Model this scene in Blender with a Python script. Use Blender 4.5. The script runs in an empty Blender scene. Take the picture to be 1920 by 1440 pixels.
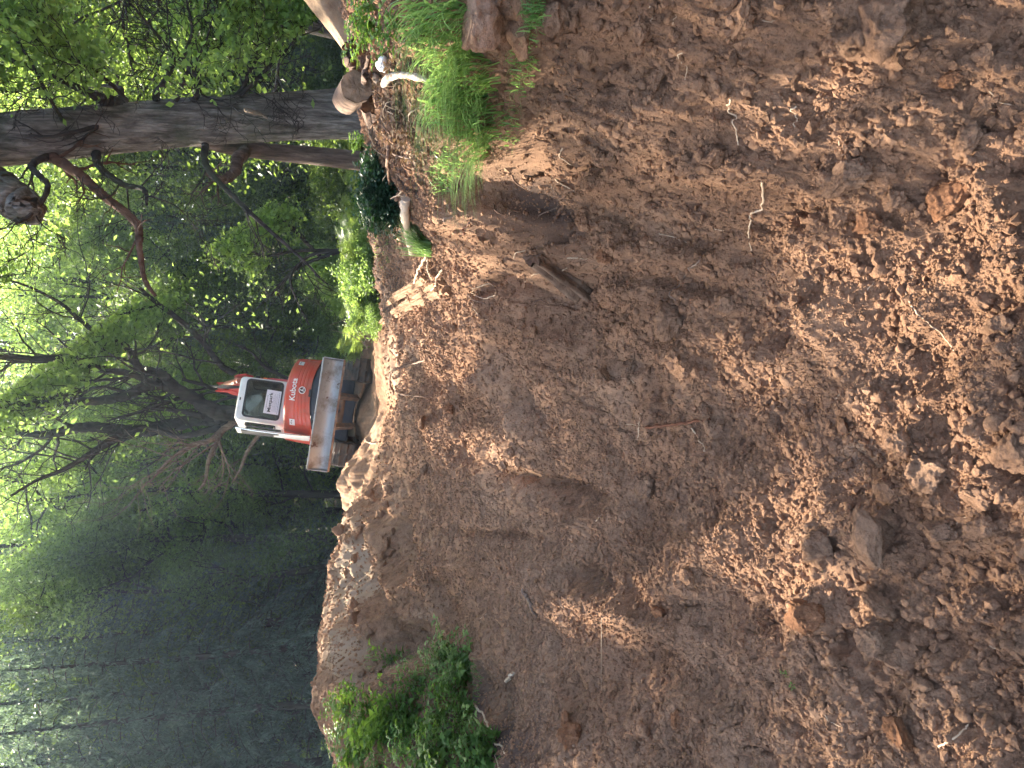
import bpy, math, random
import numpy as np
from mathutils import Vector, Matrix

# ---------------------------------------------------------------- camera, world, sun, exposure
S = bpy.context.scene
COL = S.collection
F = 1442.0                       # focal length in photo pixels (1920 x 1440 photo, lying on its side)
PITCH = math.atan(370.0 / F)     # the phone looks down a little
CAMZ = 1.6
CTH, STH = math.cos(PITCH), math.sin(PITCH)
cam_d = bpy.data.cameras.new('camera')
cam_d.sensor_width = 36.0
cam_d.lens = F / 1920.0 * 36.0
cam_d.clip_start = 0.05
cam_d.clip_end = 600.0
cam = bpy.data.objects.new('camera', cam_d)
COL.objects.link(cam)
fwd = Vector((0, CTH, -STH)); up = Vector((0, STH, CTH)); right = Vector((1, 0, 0))
m = Matrix((( -up.x, right.x, -fwd.x, 0), (-up.y, right.y, -fwd.y, 0), (-up.z, right.z, -fwd.z, CAMZ), (0, 0, 0, 1)))
cam.matrix_world = m             # phone held upright, picture stored on its side
S.camera = cam

SUN_AZ, SUN_EL = math.radians(-30.0), math.radians(42.0)   # azimuth from +Y, negative = left
sdir = np.array([math.sin(SUN_AZ) * math.cos(SUN_EL), math.cos(SUN_AZ) * math.cos(SUN_EL), math.sin(SUN_EL)])
W = bpy.data.worlds.new("World"); S.world = W; W.use_nodes = True
nt = W.node_tree
sky = nt.nodes.new('ShaderNodeTexSky'); sky.sky_type = 'NISHITA'; sky.sun_disc = False
sky.sun_elevation = SUN_EL; sky.sun_rotation = SUN_AZ
sky.air_density = 1.0; sky.dust_density = 5.5; sky.ozone_density = 0.35
nt.links.new(sky.outputs[0], nt.nodes['Background'].inputs[0])
nt.nodes['Background'].inputs[1].default_value = 0.15
sun_d = bpy.data.lights.new('sun', 'SUN'); sun_d.energy = 5.0; sun_d.angle = math.radians(0.5); sun_d.color = (1.0, 0.90, 0.74)
sun = bpy.data.objects.new('sun', sun_d); COL.objects.link(sun)
sun.rotation_euler = Vector(-sdir).to_track_quat('-Z', 'Y').to_euler()
sun.location = (-20, 30, 40)
S.view_settings.view_transform = 'Standard'; S.view_settings.look = 'None'
S.view_settings.gamma = 1.0; S.view_settings.exposure = 2.5
S.cycles.use_denoising = True
S.cycles.max_bounces = 6; S.cycles.diffuse_bounces = 3; S.cycles.glossy_bounces = 2
S.cycles.transmission_bounces = 4; S.cycles.transparent_max_bounces = 8; S.cycles.volume_bounces = 0
S.cycles.use_adaptive_sampling = True; S.cycles.adaptive_threshold = 0.02
S.cycles.caustics_reflective = False; S.cycles.caustics_refractive = False

RNG = np.random.default_rng(7)
random.seed(7)

# ---------------------------------------------------------------- pixel <-> place helpers
def ray(px, py):
    u = 720.0 - np.asarray(py, float); v = 960.0 - np.asarray(px, float)
    return u, F * CTH + v * STH, -F * STH + v * CTH
def at(px, py, Y):
    x, y, z = ray(px, py); t = Y / y
    return np.array([x * t, Y, CAMZ + z * t])
def atz(px, py, z0):
    x, y, z = ray(px, py); t = (z0 - CAMZ) / z
    return np.array([x * t, y * t, z0])
def to_px(P):
    P = np.asarray(P, float); x = P[..., 0]; y = P[..., 1]; z = P[..., 2] - CAMZ
    d = y * CTH - z * STH; v = (y * STH + z * CTH) / d * F; u = x / d * F
    return 960.0 - v, 720.0 - u

# ---------------------------------------------------------------- noise
def hsh(ix, iy, k):
    n = (ix.astype(np.int64) * 374761393 + iy.astype(np.int64) * 668265263 + k * 2147483647 * 31) & 0xffffffff
    n = ((n ^ (n >> 13)) * 1274126177) & 0xffffffff
    n = ((n ^ (n >> 16)) * 2246822519) & 0xffffffff
    return ((n ^ (n >> 15)) & 0xffffff) / float(0xffffff)
def vnoise(x, y, k=0):
    ix = np.floor(x); iy = np.floor(y); fx = x - ix; fy = y - iy
    fx = fx * fx * fx * (fx * (fx * 6 - 15) + 10); fy = fy * fy * fy * (fy * (fy * 6 - 15) + 10)
    a = hsh(ix, iy, k); b = hsh(ix + 1, iy, k); c = hsh(ix, iy + 1, k); d = hsh(ix + 1, iy + 1, k)
    return (a + (b - a) * fx) * (1 - fy) + (c + (d - c) * fx) * fy
def fbm(x, y, oct=4, k=0, gain=0.5):
    s = 0; a = 1.0; t = 0
    for i in range(oct):
        s = s + a * (vnoise(x, y, k + i * 7) * 2 - 1); t += a; a *= gain
        x, y = x * 1.62 + y * 1.21 + 5.3, y * 1.62 - x * 1.21 + 9.1
    return s / t
def domes(x, y, cell, k, rmin=0.25, rmax=0.62, flat=0.9):
    """height of randomly sized lumps, one per cell (in units of the cell)"""
    gx = x / cell; gy = y / cell; ix = np.floor(gx); iy = np.floor(gy)
    best = np.zeros_like(gx)
    for dx in (-1, 0, 1):
        for dy in (-1, 0, 1):
            cx = ix + dx; cy = iy + dy
            px = cx + hsh(cx, cy, k); py = cy + hsh(cx, cy, k + 1)
            q = hsh(cx, cy, k + 2)
            r = rmin + (rmax - rmin) * q * (.35 + .65 * q)
            ang = hsh(cx, cy, k + 3) * 6.283; el = 0.65 + 0.7 * hsh(cx, cy, k + 4)
            ca = np.cos(ang); sa = np.sin(ang); ddx = gx - px; ddy = gy - py
            d2 = ((ddx * ca + ddy * sa) * el) ** 2 + ((-ddx * sa + ddy * ca) / el) ** 2
            h = np.sqrt(np.maximum(0, r * r - d2)) * flat
            best = np.maximum(best, h)
    return best * cell
def sstep(a, b, x):
    t = np.clip((x - a) / (b - a), 0, 1); return t * t * (3 - 2 * t)

# ---------------------------------------------------------------- terrain: broad shape from survey points (photo px, py, height)
CT = {
 -150:[(1920,.22),(1600,.48),(1300,.76),(1050,.98),(900,1.15),(750,1.28)],
 0:  [(1920,.15),(1600,.4),(1300,.7),(1050,.95),(900,1.15),(750,1.3),(655,1.42)],
 130:[(1920,.12),(1500,.42),(1200,.7),(1000,.93),(850,1.13),(760,1.22),(690,1.3)],
 250:[(1920,.08),(1500,.35),(1200,.62),(1000,.85),(850,1.07),(760,1.18),(690,1.22)],
 400:[(1920,.03),(1500,.2),(1200,.42),(1050,.55),(950,.78),(850,.97),(780,1.0),(720,.98),(690,.9)],
 560:[(1920,0),(1500,.08),(1200,.22),(1040,.32),(970,.5),(850,.68),(760,.75),(712,.75)],
 680:[(1920,0),(1500,.05),(1200,.14),(1000,.35),(850,.55),(760,.66),(708,.66)],
 775:[(1920,0),(1400,.0),(1200,.08),(1100,.15),(1000,.3),(900,.45),(760,.6),(720,.62),(704,.64)],
 900:[(1920,0),(1400,.0),(1100,.12),(900,.42),(800,.56),(740,.62),(690,.85),(650,1.15),(640,1.2)],
 1050:[(1920,-.02),(1400,0),(1100,.1),(900,.38),(800,.55),(750,.65),(700,.92),(650,1.22),(624,1.37)],
 1200:[(1920,-.03),(1400,0),(1100,.1),(900,.38),(800,.55),(760,.72),(700,1.03),(650,1.27),(606,1.49)],
 1300:[(1920,-.05),(1400,0),(1100,.12),(950,.33),(850,.55),(780,.8),(700,1.1),(650,1.3),(602,1.54)],
 1440:[(1920,-.05),(1500,0),(1200,.12),(1050,.3),(950,.5),(850,.7),(780,.88),(700,1.15),(645,1.3)],
 1600:[(1900,-.05),(1500,0),(1200,.15),(1000,.45),(850,.75),(700,1.15)],
}
pts = []
for py, L in CT.items():
    for px, z in L:
        pts.append(atz(px, py, z))
for az, r, z in [(-60,8,.6),(-80,4,.1),(80,4,.7),(60,6,.95),(60,3,.75),(45,2.4,.72),(45,4.2,1.1),(45,8,1.05),(90,1,.12),(90,2,.35),(60,1.3,.25),(120,3,.5),(180,2,0),(-120,2,0),(-150,.3,0),(-60,.3,0),(30,.3,0),(120,.3,0),(0,.6,0),(180,8,0),(90,20,.9),(-90,20,.4),
                 (-30,13,.75),(-22,12.5,.75),(-15,13,.7),(-8,14.5,.66),(-4,17,.64),(4,17,.6),(15,16,.6),(25,14,.8),(35,10,1.0),(30,7.5,1.1),(20,9,.95),
                 (10,12.5,.66),(-3,14.5,.64),(3,14.5,.64)] + [(a, 26, .6) for a in range(-180, 180, 30)] + [(a, 120, .6) for a in range(-180, 180, 30)]:
    a = math.radians(az); pts.append(np.array([r * math.sin(a), r * math.cos(a), z]))
pts = np.array(pts)
KA = 2.6
def feat(x, y):
    r = np.sqrt(x * x + y * y) + 1e-6
    a = np.arctan2(x, y)
    return np.stack([np.sin(a) * KA * 0 + a * KA, np.log(r)], -1)
Fp = feat(pts[:, 0], pts[:, 1])
def phi(d2): return 0.5 * d2 * np.log(d2 + 1e-12)
n = len(pts)
A = np.zeros((n + 3, n + 3))
A[:n, :n] = phi(((Fp[:, None] - Fp[None]) ** 2).sum(-1)) + np.eye(n) * 0.0006
A[:n, n] = 1; A[:n, n + 1:] = Fp; A[n, :n] = 1; A[n + 1:, :n] = Fp.T
wt = np.linalg.solve(A, np.concatenate([pts[:, 2], np.zeros(3)]))
def base_h(x, y):
    sh = x.shape; f = feat(x.ravel(), y.ravel()); out = np.empty(len(f))
    for i in range(0, len(f), 100000):
        q = f[i:i + 100000]
        d2 = (q[:, None, 0] - Fp[None, :, 0]) ** 2 + (q[:, None, 1] - Fp[None, :, 1]) ** 2
        out[i:i + 100000] = phi(d2) @ wt[:n] + wt[n] + q @ wt[n + 1:]
    return out.reshape(sh)

# polar grid, fine where the camera stands close
az = np.concatenate([np.radians(np.linspace(-180, -37, 60))[:-1], np.radians(np.linspace(-37, 37, 1180)), np.radians(np.linspace(37, 180, 60))[1:-1]])
rr = [0.12]
while rr[-1] < 220:
    r = rr[-1]
    k = 0.05 if r < 1.25 else 0.0024 if r < 5.5 else 0.0034 if r < 12.5 else 0.012 if r < 25 else 0.06
    rr.append(r * (1 + k))
rr = np.array(rr)
RR, AZ = np.meshgrid(rr, az, indexing='ij')
GX = RR * np.sin(AZ); GY = RR * np.cos(AZ)
ZB = base_h(GX, GY)
PXg, PYg = to_px(np.stack([GX, GY, ZB], -1))
front = GY > 0.2
PXg = np.where(front, PXg, 9999); PYg = np.where(front, PYg, 9999)

def blob(cx, cy, rx, ry, ang=0, p=1.0):
    """soft ellipse mask round the spot the photo shows at (cx, cy)"""
    a = math.radians(ang); dx = PXg - cx; dy = PYg - cy
    q = ((dx * math.cos(a) + dy * math.sin(a)) / rx) ** 2 + ((-dx * math.sin(a) + dy * math.cos(a)) / ry) ** 2
    return np.exp(-q * p)

H = ZB.copy()
dist_fade = sstep(30, 12, RR)
# mid-size relief: tread marks, ridges, hollows seen in the photo: (px, py, rx, ry, angle, height)
for (cx, cy, rx, ry, an, h) in [
    (1180,1150,150,26,20,.10),(1330,1050,130,40,-38,.07),(1260,1260,120,30,25,-.05),
    (1400,900,110,45,30,.05),(1360,830,40,110,0,-.05),(1530,1150,40,40,0,.06),(1640,1030,60,60,20,.05),
    (1000,900,110,14,15,-.10),(900,720,40,30,0,.10),(830,650,40,50,20,.12),(960,600,50,60,0,.08),
    (1000,500,80,36,28,.12),(1080,540,30,40,0,-.10),(960,520,60,12,35,-.16),(1250,480,120,22,8,.07),(1250,530,120,16,8,-.06),
    (1440,400,70,34,0,-.08),(1400,330,70,30,10,.06),(1000,360,50,60,0,.08),(880,430,50,60,0,.09),(930,330,24,50,20,.08),(1030,300,20,40,0,-.10),(1050,440,24,50,10,-.10),(1120,330,40,50,0,.08),(1180,240,40,60,-20,.08),(1130,180,24,60,0,-.07),(1290,200,50,30,20,.06),(1330,100,50,40,0,.05),(975,300,14,60,-20,-.12),(1005,170,15,90,0,-.11),(1035,60,14,50,0,-.10),(940,250,20,80,-10,.07),(1010,430,16,60,20,-.10),(905,520,16,40,30,-.10),(1240,340,30,60,0,-.05),
    (1520,110,60,90,-15,-.05),(1640,70,90,60,0,.06),(1420,150,60,70,0,.05),(1590,330,60,60,0,.03),
    (1600,560,60,140,35,.05),(1560,700,40,100,30,-.03),(1760,560,30,120,35,.04),(1870,380,40,60,0,.05),
    (1800,1000,60,60,0,.02),(1720,860,60,60,0,.03),(1830,1250,50,140,60,.03),(1640,1380,40,60,0,-.04),(1700,1200,60,60,0,.03),
    (800,780,16,60,0,.10),(770,700,14,70,0,.08),(745,900,12,90,5,.10),
    (690,960,14,50,20,.16),(720,1000,20,36,-15,.15),(745,1080,22,40,-20,.14),(660,1000,12,40,0,.10),
    (690,1150,22,50,0,.12),(640,1180,12,50,0,.08),(730,1210,22,30,0,-.14),(800,1230,40,20,0,-.05),(660,1250,24,24,0,.12),
    (850,1060,60,10,0,.05),(900,1000,80,10,5,-.06),(1020,1060,60,20,0,.05),(1100,1080,50,20,25,-.07),
    (1200,700,60,60,0,-.05),(1100,720,70,30,0,.05),(1290,690,50,40,0,.03),(1050,820,60,40,0,.03),(1150,950,80,20,60,.05),
    (1650,880,70,60,0,-.02),(1500,950,50,60,0,-.02),(1560,600,70,50,0,.03),(1480,560,20,90,10,-.05)]:
    H += h * 1.35 * blob(cx, cy, rx, ry, an)
H += dist_fade * (0.055 * fbm(GX * 1.3, GY * 1.3, 3, 11) + 0.045 * fbm(GX * 3.1, GY * 3.1, 4, 31, .6))
EPX, EPY = at(693.5, 775, 13.9)[:2]; qx = GX - EPX; qy = GY - (EPY + 1.2)
pad = np.exp(-(np.maximum(0, np.abs(qx) - 1.1) / .35) ** 2) * np.exp(-(np.maximum(0, np.abs(qy) - 1.25) / .3) ** 2)
H = H * (1 - pad) + pad * (at(693.5, 775, 13.9)[2] - qx * math.tan(math.radians(8.3)) + .02)
H += pad * .16 * np.exp(-((qx + .05) / .42) ** 2) * sstep(-1.5, -.6, qy) + .10 * np.exp(-((qx + 1.2) / .3) ** 2 - ((qy + 1.3) / .35) ** 2)
res = np.maximum(RR * 0.0033, 0.002)
crumb = sstep(-0.25, 0.35, fbm(GX * 1.1 + 3, GY * 1.1, 3, 51))
smooth_zone = np.clip(blob(1380, 930, 70, 110, 0) + blob(1140, 560, 70, 120, 0) + blob(900, 1180, 90, 150, 0) + blob(690, 1090, 30, 60, 0) + blob(655, 1010, 14, 60) + blob(1250, 900, 40, 60) + .6 * blob(1640, 860, 40, 60), 0, 1)
crumb = crumb * (1 - 0.6 * smooth_zone)
quiet = 1 - .75 * np.clip(blob(712, 775, 22, 130), 0, 1)
near = sstep(24, 11, RR)
lump_mask = sstep(.05, .45, fbm(GX * .9 + 9, GY * .9 + 2, 3, 71)) * (1 - smooth_zone)
H += near * quiet * domes(GX + .05 * fbm(GX * 8, GY * 8, 3, 15), GY + .05 * fbm(GX * 8, GY * 8, 3, 16), 0.34, 100, .12, .5, .42) * (0.08 + 0.42 * lump_mask)
wx = GX + 0.011 * fbm(GX * 30, GY * 30, 3, 5, .6); wy = GY + 0.011 * fbm(GX * 30, GY * 30, 3, 6, .6)
ridg = 1 - np.abs(fbm(wx * 5, wy * 5, 5, 41, .6)) * 2
ridg0 = 1 - np.abs(fbm(GX * 1.9 + .25 * GY, GY * 1.3 - .5 * GX, 4, 141, .55)) * 2
H += near * quiet * .10 * (ridg0 - .75)
crk = fbm(wx * 3.2, wy * 3.2, 4, 171, .55)
H -= near * quiet * .030 * np.exp(-(crk / .035) ** 2) * sstep(-.1, .3, fbm(GX * 1.4, GY * 1.4, 2, 181)) * (1 - .5 * smooth_zone)
mound = np.clip(blob(675, 1080, 62, 230) + .8 * blob(700, 480, 40, 120), 0, 1)
H += mound * (.10 * (1 - np.abs(fbm(GX * 2.6, GY * 2.6, 4, 191, .6)) * 2 - .75) + .035 * fbm(GX * 11, GY * 11, 4, 192, .65)) * sstep(14, 11, RR)
H += near * 0.024 * (ridg - .7) * quiet * (.4 + .6 * crumb)
for cell, amp, kk, mk in [(0.15, .5, 200, .04 + .5 * lump_mask), (0.075, .75, 300, .10 + .75 * crumb), (0.05, .85, 350, crumb), (0.034, 1.0, 400, .25 + .75 * crumb), (0.022, 1.0, 450, .4 + .6 * crumb), (0.015, 1.0, 500, .5 + .5 * crumb), (0.010, 1.0, 550, .6 + .4 * crumb)]:
    fade = sstep(cell * .30, cell * .15, res)
    if fade.max() > 0: H += near * domes(wx, wy, cell, kk, .18, .66, amp) * mk * fade
H += near * (.009 - .003 * smooth_zone) * fbm(GX * 26, GY * 26, 5, 61, .68) * sstep(.03, .012, res)
pits = np.maximum(0, fbm(wx * 7, wy * 7, 4, 81, .6) - .42)
H -= near * pits * .14 * (1 - .8 * smooth_zone)
# scraped streaks where the bucket and blade smeared the clay
def streaks(cx, cy, rx, ry, dirn, freq, h, k):
    a = math.radians(dirn); s = GX * math.cos(a) + GY * math.sin(a); t = -GX * math.sin(a) + GY * math.cos(a)
    return h * blob(cx, cy, rx, ry) * fbm(t * freq, s * freq * .09, 4, k)
H += streaks(1370, 900, 90, 130, 15, 30, .03, 901) + streaks(880, 640, 60, 90, 0, 16, .05, 902) + streaks(740, 790, 20, 170, 5, 9, .07, 903) \
   + streaks(1250, 490, 200, 50, 88, 26, .03, 904) + streaks(1440, 370, 90, 60, 60, 40, .03, 905) + streaks(690, 1060, 40, 120, 70, 8, .06, 906) + streaks(1150, 560, 130, 80, 75, 30, .02, 907)
H[RR < .9] = (H * sstep(.5, .9, RR) + ZB * (1 - sstep(.5, .9, RR)))[RR < .9]

laz = az; lrr = np.log(rr)
def ground(x, y):
    x = np.asarray(x, float); y = np.asarray(y, float)
    a = np.arctan2(x, y); l = np.log(np.sqrt(x * x + y * y) + 1e-9)
    i = np.clip(np.searchsorted(lrr, l) - 1, 0, len(lrr) - 2); j = np.clip(np.searchsorted(laz, a) - 1, 0, len(laz) - 2)
    fi = np.clip((l - lrr[i]) / (lrr[i + 1] - lrr[i]), 0, 1); fj = np.clip((a - laz[j]) / (laz[j + 1] - laz[j]), 0, 1)
    return (H[i, j] * (1 - fi) + H[i + 1, j] * fi) * (1 - fj) + (H[i, j + 1] * (1 - fi) + H[i + 1, j + 1] * fi) * fj
def hit(px, py, dz=0.0):
    """place on the ground that the photo shows at (px, py)"""
    x, y, z = ray(px, py); L = math.hypot(x, y)
    d = np.exp(np.linspace(math.log(.8), math.log(60), 2600)) / L
    gz = ground(x * d, y * d); rz = CAMZ + z * d
    k = np.argmax(rz <= gz)
    if k == 0: k = len(d) - 1
    t = d[k]
    return np.array([x * t, y * t, float(gz[k]) + dz])

# ---------------------------------------------------------------- mesh builder
class MB:
    def __init__(s): s.v = []; s.f = []; s.n = 0
    def add(s, v, f):
        v = np.asarray(v, float).reshape(-1, 3); f = np.asarray(f, np.int64)
        s.v.append(v); s.f.append(f + s.n); s.n += len(v); return s
    def build(s, name, mat=None, parent=None, smooth=True, kind=None, loc=None):
        V = np.concatenate(s.v) if s.v else np.zeros((0, 3))
        me = bpy.data.meshes.new(name)
        me.vertices.add(len(V)); me.vertices.foreach_set('co', V.astype(np.float32).ravel())
        ls = []; st_ = []; tot = []; c = 0
        for f in s.f:
            k = f.shape[1]; ls.append(f.ravel()); st_.append(c + np.arange(len(f)) * k); tot.append(np.full(len(f), k)); c += f.size
        if ls:
            ls = np.concatenate(ls); st_ = np.concatenate(st_); tot = np.concatenate(tot)
            me.loops.add(len(ls)); me.loops.foreach_set('vertex_index', ls.astype(np.int32))
            me.polygons.add(len(st_)); me.polygons.foreach_set('loop_start', st_.astype(np.int32)); me.polygons.foreach_set('loop_total', tot.astype(np.int32))
            me.polygons.foreach_set('use_smooth', np.full(len(st_), bool(smooth)))
        me.update(calc_edges=True)
        if mat is not None: me.materials.append(mat)
        o = bpy.data.objects.new(name, me); COL.objects.link(o)
        if parent is not None: o.parent = parent
        if kind: o['kind'] = kind
        if loc is not None: o.location = loc
        return o

def tube(mb, path, rad, sides=8, cap=True, bump=0.0, seed=0):
    P = np.asarray(path, float); n = len(P); rad = np.broadcast_to(np.asarray(rad, float), (n,))
    T = np.gradient(P, axis=0); T /= np.linalg.norm(T, axis=1)[:, None] + 1e-12
    ref = np.array([0, 0, 1.]) if abs(T[0, 2]) < .9 else np.array([1., 0, 0])
    N = np.zeros_like(P); N[0] = np.cross(T[0], ref); N[0] /= np.linalg.norm(N[0])
    for i in range(1, n):
        v = N[i - 1] - T[i] * np.dot(N[i - 1], T[i]); N[i] = v / (np.linalg.norm(v) + 1e-12)
    B = np.cross(T, N); a = np.linspace(0, 2 * np.pi, sides, endpoint=False)
    R = rad[:, None] * np.ones(sides)
    if bump: 
        rg = np.random.default_rng(seed); R = R * (1 + bump * (rg.random((n, sides)) * 2 - 1))
    V = P[:, None] + R[..., None] * (np.cos(a)[None, :, None] * N[:, None] + np.sin(a)[None, :, None] * B[:, None])
    i = np.arange(n - 1)[:, None] * sides; j = np.arange(sides)[None]; j2 = (j + 1) % sides
    q = np.stack([i + j, i + j2, i + sides + j2, i + sides + j], -1).reshape(-1, 4)
    mb.add(V.reshape(-1, 3), q)
    if cap:
        for e, idx in ((0, 0), (1, n - 1)):
            c = P[idx]; ring = V[idx]; vv = np.vstack([ring, c]); k = np.arange(sides)
            f = np.stack([(k + 1) % sides, k, np.full(sides, sides)], -1) if e == 0 else np.stack([k, (k + 1) % sides, np.full(sides, sides)], -1)
            mb.add(vv, f)
def spline(P, n):
    P = np.asarray(P, float)
    if len(P) < 3: 
        t = np.linspace(0, 1, n)[:, None]; return P[0] * (1 - t) + P[-1] * t
    Q = np.vstack([2 * P[0] - P[1], P, 2 * P[-1] - P[-2]]); m_ = len(P) - 1
    t = np.linspace(0, m_, n); i = np.clip(np.floor(t).astype(int), 0, m_ - 1); f = (t - i)[:, None]
    p0, p1, p2, p3 = Q[i], Q[i + 1], Q[i + 2], Q[i + 3]
    return .5 * ((2 * p1) + (-p0 + p2) * f + (2 * p0 - 5 * p1 + 4 * p2 - p3) * f ** 2 + (-p0 + 3 * p1 - 3 * p2 + p3) * f ** 3)
def interp(xs, n):
    xs = np.asarray(xs, float); return np.interp(np.linspace(0, len(xs) - 1, n), np.arange(len(xs)), xs)

def tag(o, label=None, cat=None, group=None, kind=None):
    if label: o['label'] = label
    if cat: o['category'] = cat
    if group: o['group'] = group
    if kind: o['kind'] = kind
    return o
def empty(name, loc=(0, 0, 0), rz=0.0):
    o = bpy.data.objects.new(name, None); COL.objects.link(o); o.location = [float(c) for c in loc]; o.rotation_euler = (0, 0, rz); o.empty_display_size = .2
    return o
def copy_tree(o, parent=None):
    c = o.copy(); COL.objects.link(c)
    if parent is not None: c.parent = parent
    for ch in list(o.children): copy_tree(ch, c)
    return c

# ---------------------------------------------------------------- materials
def new_mat(name):
    mt = bpy.data.materials.new(name); mt.use_nodes = True; t = mt.node_tree
    return mt, t, t.nodes['Principled BSDF'], t.nodes['Material Output']
def N(t, typ, **kw):
    nd = t.nodes.new(typ)
    for k, v in kw.items():
        if k.startswith('_'): setattr(nd, k[1:], v)
        else: nd.inputs[k].default_value = v
    return nd
def ramp(t, stops):
    r = t.nodes.new('ShaderNodeValToRGB'); e = r.color_ramp.elements
    while len(e) < len(stops): e.new(.5)
    for i, (p, c) in enumerate(stops): e[i].position = p; e[i].color = (*c, 1)
    return r
def mat_noise(name, stops, scale=8, rough=.85, bump=.3, bscale=60, detail=6, stretch=(1, 1, 1), metal=0, spec=.3, bdist=.01, coat=0):
    mt, t, b, o = new_mat(name); L = t.links.new
    tc = N(t, 'ShaderNodeTexCoord'); mp = N(t, 'ShaderNodeMapping'); mp.inputs['Scale'].default_value = stretch
    L(tc.outputs['Object'], mp.inputs[0])
    nz = N(t, 'ShaderNodeTexNoise', Scale=scale, Detail=detail, Roughness=.6); L(mp.outputs[0], nz.inputs['Vector'])
    r = ramp(t, stops); L(nz.outputs[0], r.inputs[0]); L(r.outputs[0], b.inputs['Base Color'])
    b.inputs['Roughness'].default_value = rough; b.inputs['Metallic'].default_value = metal; b.inputs['Specular IOR Level'].default_value = spec
    b.inputs['Coat Weight'].default_value = coat
    if bump:
        n2 = N(t, 'ShaderNodeTexNoise', Scale=bscale, Detail=5, Roughness=.65); L(mp.outputs[0], n2.inputs['Vector'])
        bp = N(t, 'ShaderNodeBump', Strength=bump, Distance=bdist); L(n2.outputs[0], bp.inputs['Height']); L(bp.outputs[0], b.inputs['Normal'])
    return mt
def mat_leaf(name, dark, light, trans, tw=.45, rough=.45):
    mt, t, b, o = new_mat(name); L = t.links.new
    g = N(t, 'ShaderNodeNewGeometry'); r = ramp(t, [(0, dark), (1, light)]); L(g.outputs['Random Per Island'], r.inputs[0])
    L(r.outputs[0], b.inputs['Base Color']); b.inputs['Roughness'].default_value = rough; b.inputs['Specular IOR Level'].default_value = .35
    tr = N(t, 'ShaderNodeBsdfTranslucent'); r2 = ramp(t, [(0, tuple(c * .6 for c in trans)), (1, trans)]); L(g.outputs['Random Per Island'], r2.inputs[0]); L(r2.outputs[0], tr.inputs[0])
    mx = N(t, 'ShaderNodeMixShader'); mx.inputs[0].default_value = tw
    L(b.outputs[0], mx.inputs[1]); L(tr.outputs[0], mx.inputs[2]); L(mx.outputs[0], o.inputs['Surface'])
    return mt

def soil_mat(name, attr=True, mulc=None):
    mt, t, b, o = new_mat(name); L = t.links.new
    tc = N(t, 'ShaderNodeTexCoord')
    n1 = N(t, 'ShaderNodeTexNoise', Scale=1.3, Detail=5, Roughness=.6); L(tc.outputs['Object'], n1.inputs['Vector'])
    n2 = N(t, 'ShaderNodeTexNoise', Scale=14, Detail=6, Roughness=.7); L(tc.outputs['Object'], n2.inputs['Vector'])
    r1 = ramp(t, [(.3, (.275, .154, .092)), (.52, (.36, .210, .129)), (.72, (.44, .274, .175))]); L(n1.outputs[0], r1.inputs[0])
    r2 = ramp(t, [(.28, (.50, .46, .43)), (.5, (.96, .96, .96)), (.75, (1.22, 1.19, 1.13))]); L(n2.outputs[0], r2.inputs[0])
    mul = N(t, 'ShaderNodeMix', _data_type='RGBA', _blend_type='MULTIPLY'); mul.inputs[0].default_value = 1
    L(r1.outputs[0], mul.inputs[6]); L(r2.outputs[0], mul.inputs[7]); last = mul.outputs[2]
    n5 = N(t, 'ShaderNodeTexNoise', Scale=75, Detail=5, Roughness=.75); L(tc.outputs['Object'], n5.inputs['Vector'])
    r5 = ramp(t, [(.34, (.76, .73, .70)), (.5, (1, 1, 1)), (.66, (1.2, 1.18, 1.13))]); L(n5.outputs[0], r5.inputs[0])
    m5 = N(t, 'ShaderNodeMix', _data_type='RGBA', _blend_type='MULTIPLY'); m5.inputs[0].default_value = 1; L(last, m5.inputs[6]); L(r5.outputs[0], m5.inputs[7]); last = m5.outputs[2]
    if mulc:
        m2_ = N(t, 'ShaderNodeMix', _data_type='RGBA', _blend_type='MULTIPLY'); m2_.inputs[0].default_value = 1; L(last, m2_.inputs[6]); m2_.inputs[7].default_value = (*mulc, 1); last = m2_.outputs[2]
    if attr:
        for an, col in (('humus', (.085, .060, .050)), ('clay', (.46, .34, .24))):
            at_ = N(t, 'ShaderNodeAttribute'); at_.attribute_name = an
            mm = N(t, 'ShaderNodeMix', _data_type='RGBA'); L(at_.outputs['Fac'], mm.inputs[0]); L(last, mm.inputs[6]); mm.inputs[7].default_value = (*col, 1); last = mm.outputs[2]
    L(last, b.inputs['Base Color']); b.inputs['Roughness'].default_value = .95; b.inputs['Specular IOR Level'].default_value = .12
    n3 = N(t, 'ShaderNodeTexNoise', Scale=160, Detail=6, Roughness=.75); L(tc.outputs['Object'], n3.inputs['Vector'])
    bp = N(t, 'ShaderNodeBump', Strength=1.0, Distance=.016); L(n3.outputs[0], bp.inputs['Height']); L(bp.outputs[0], b.inputs['Normal'])
    return mt
M_soil = soil_mat('soil'); M_soil2 = soil_mat('loose_soil', False)

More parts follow.
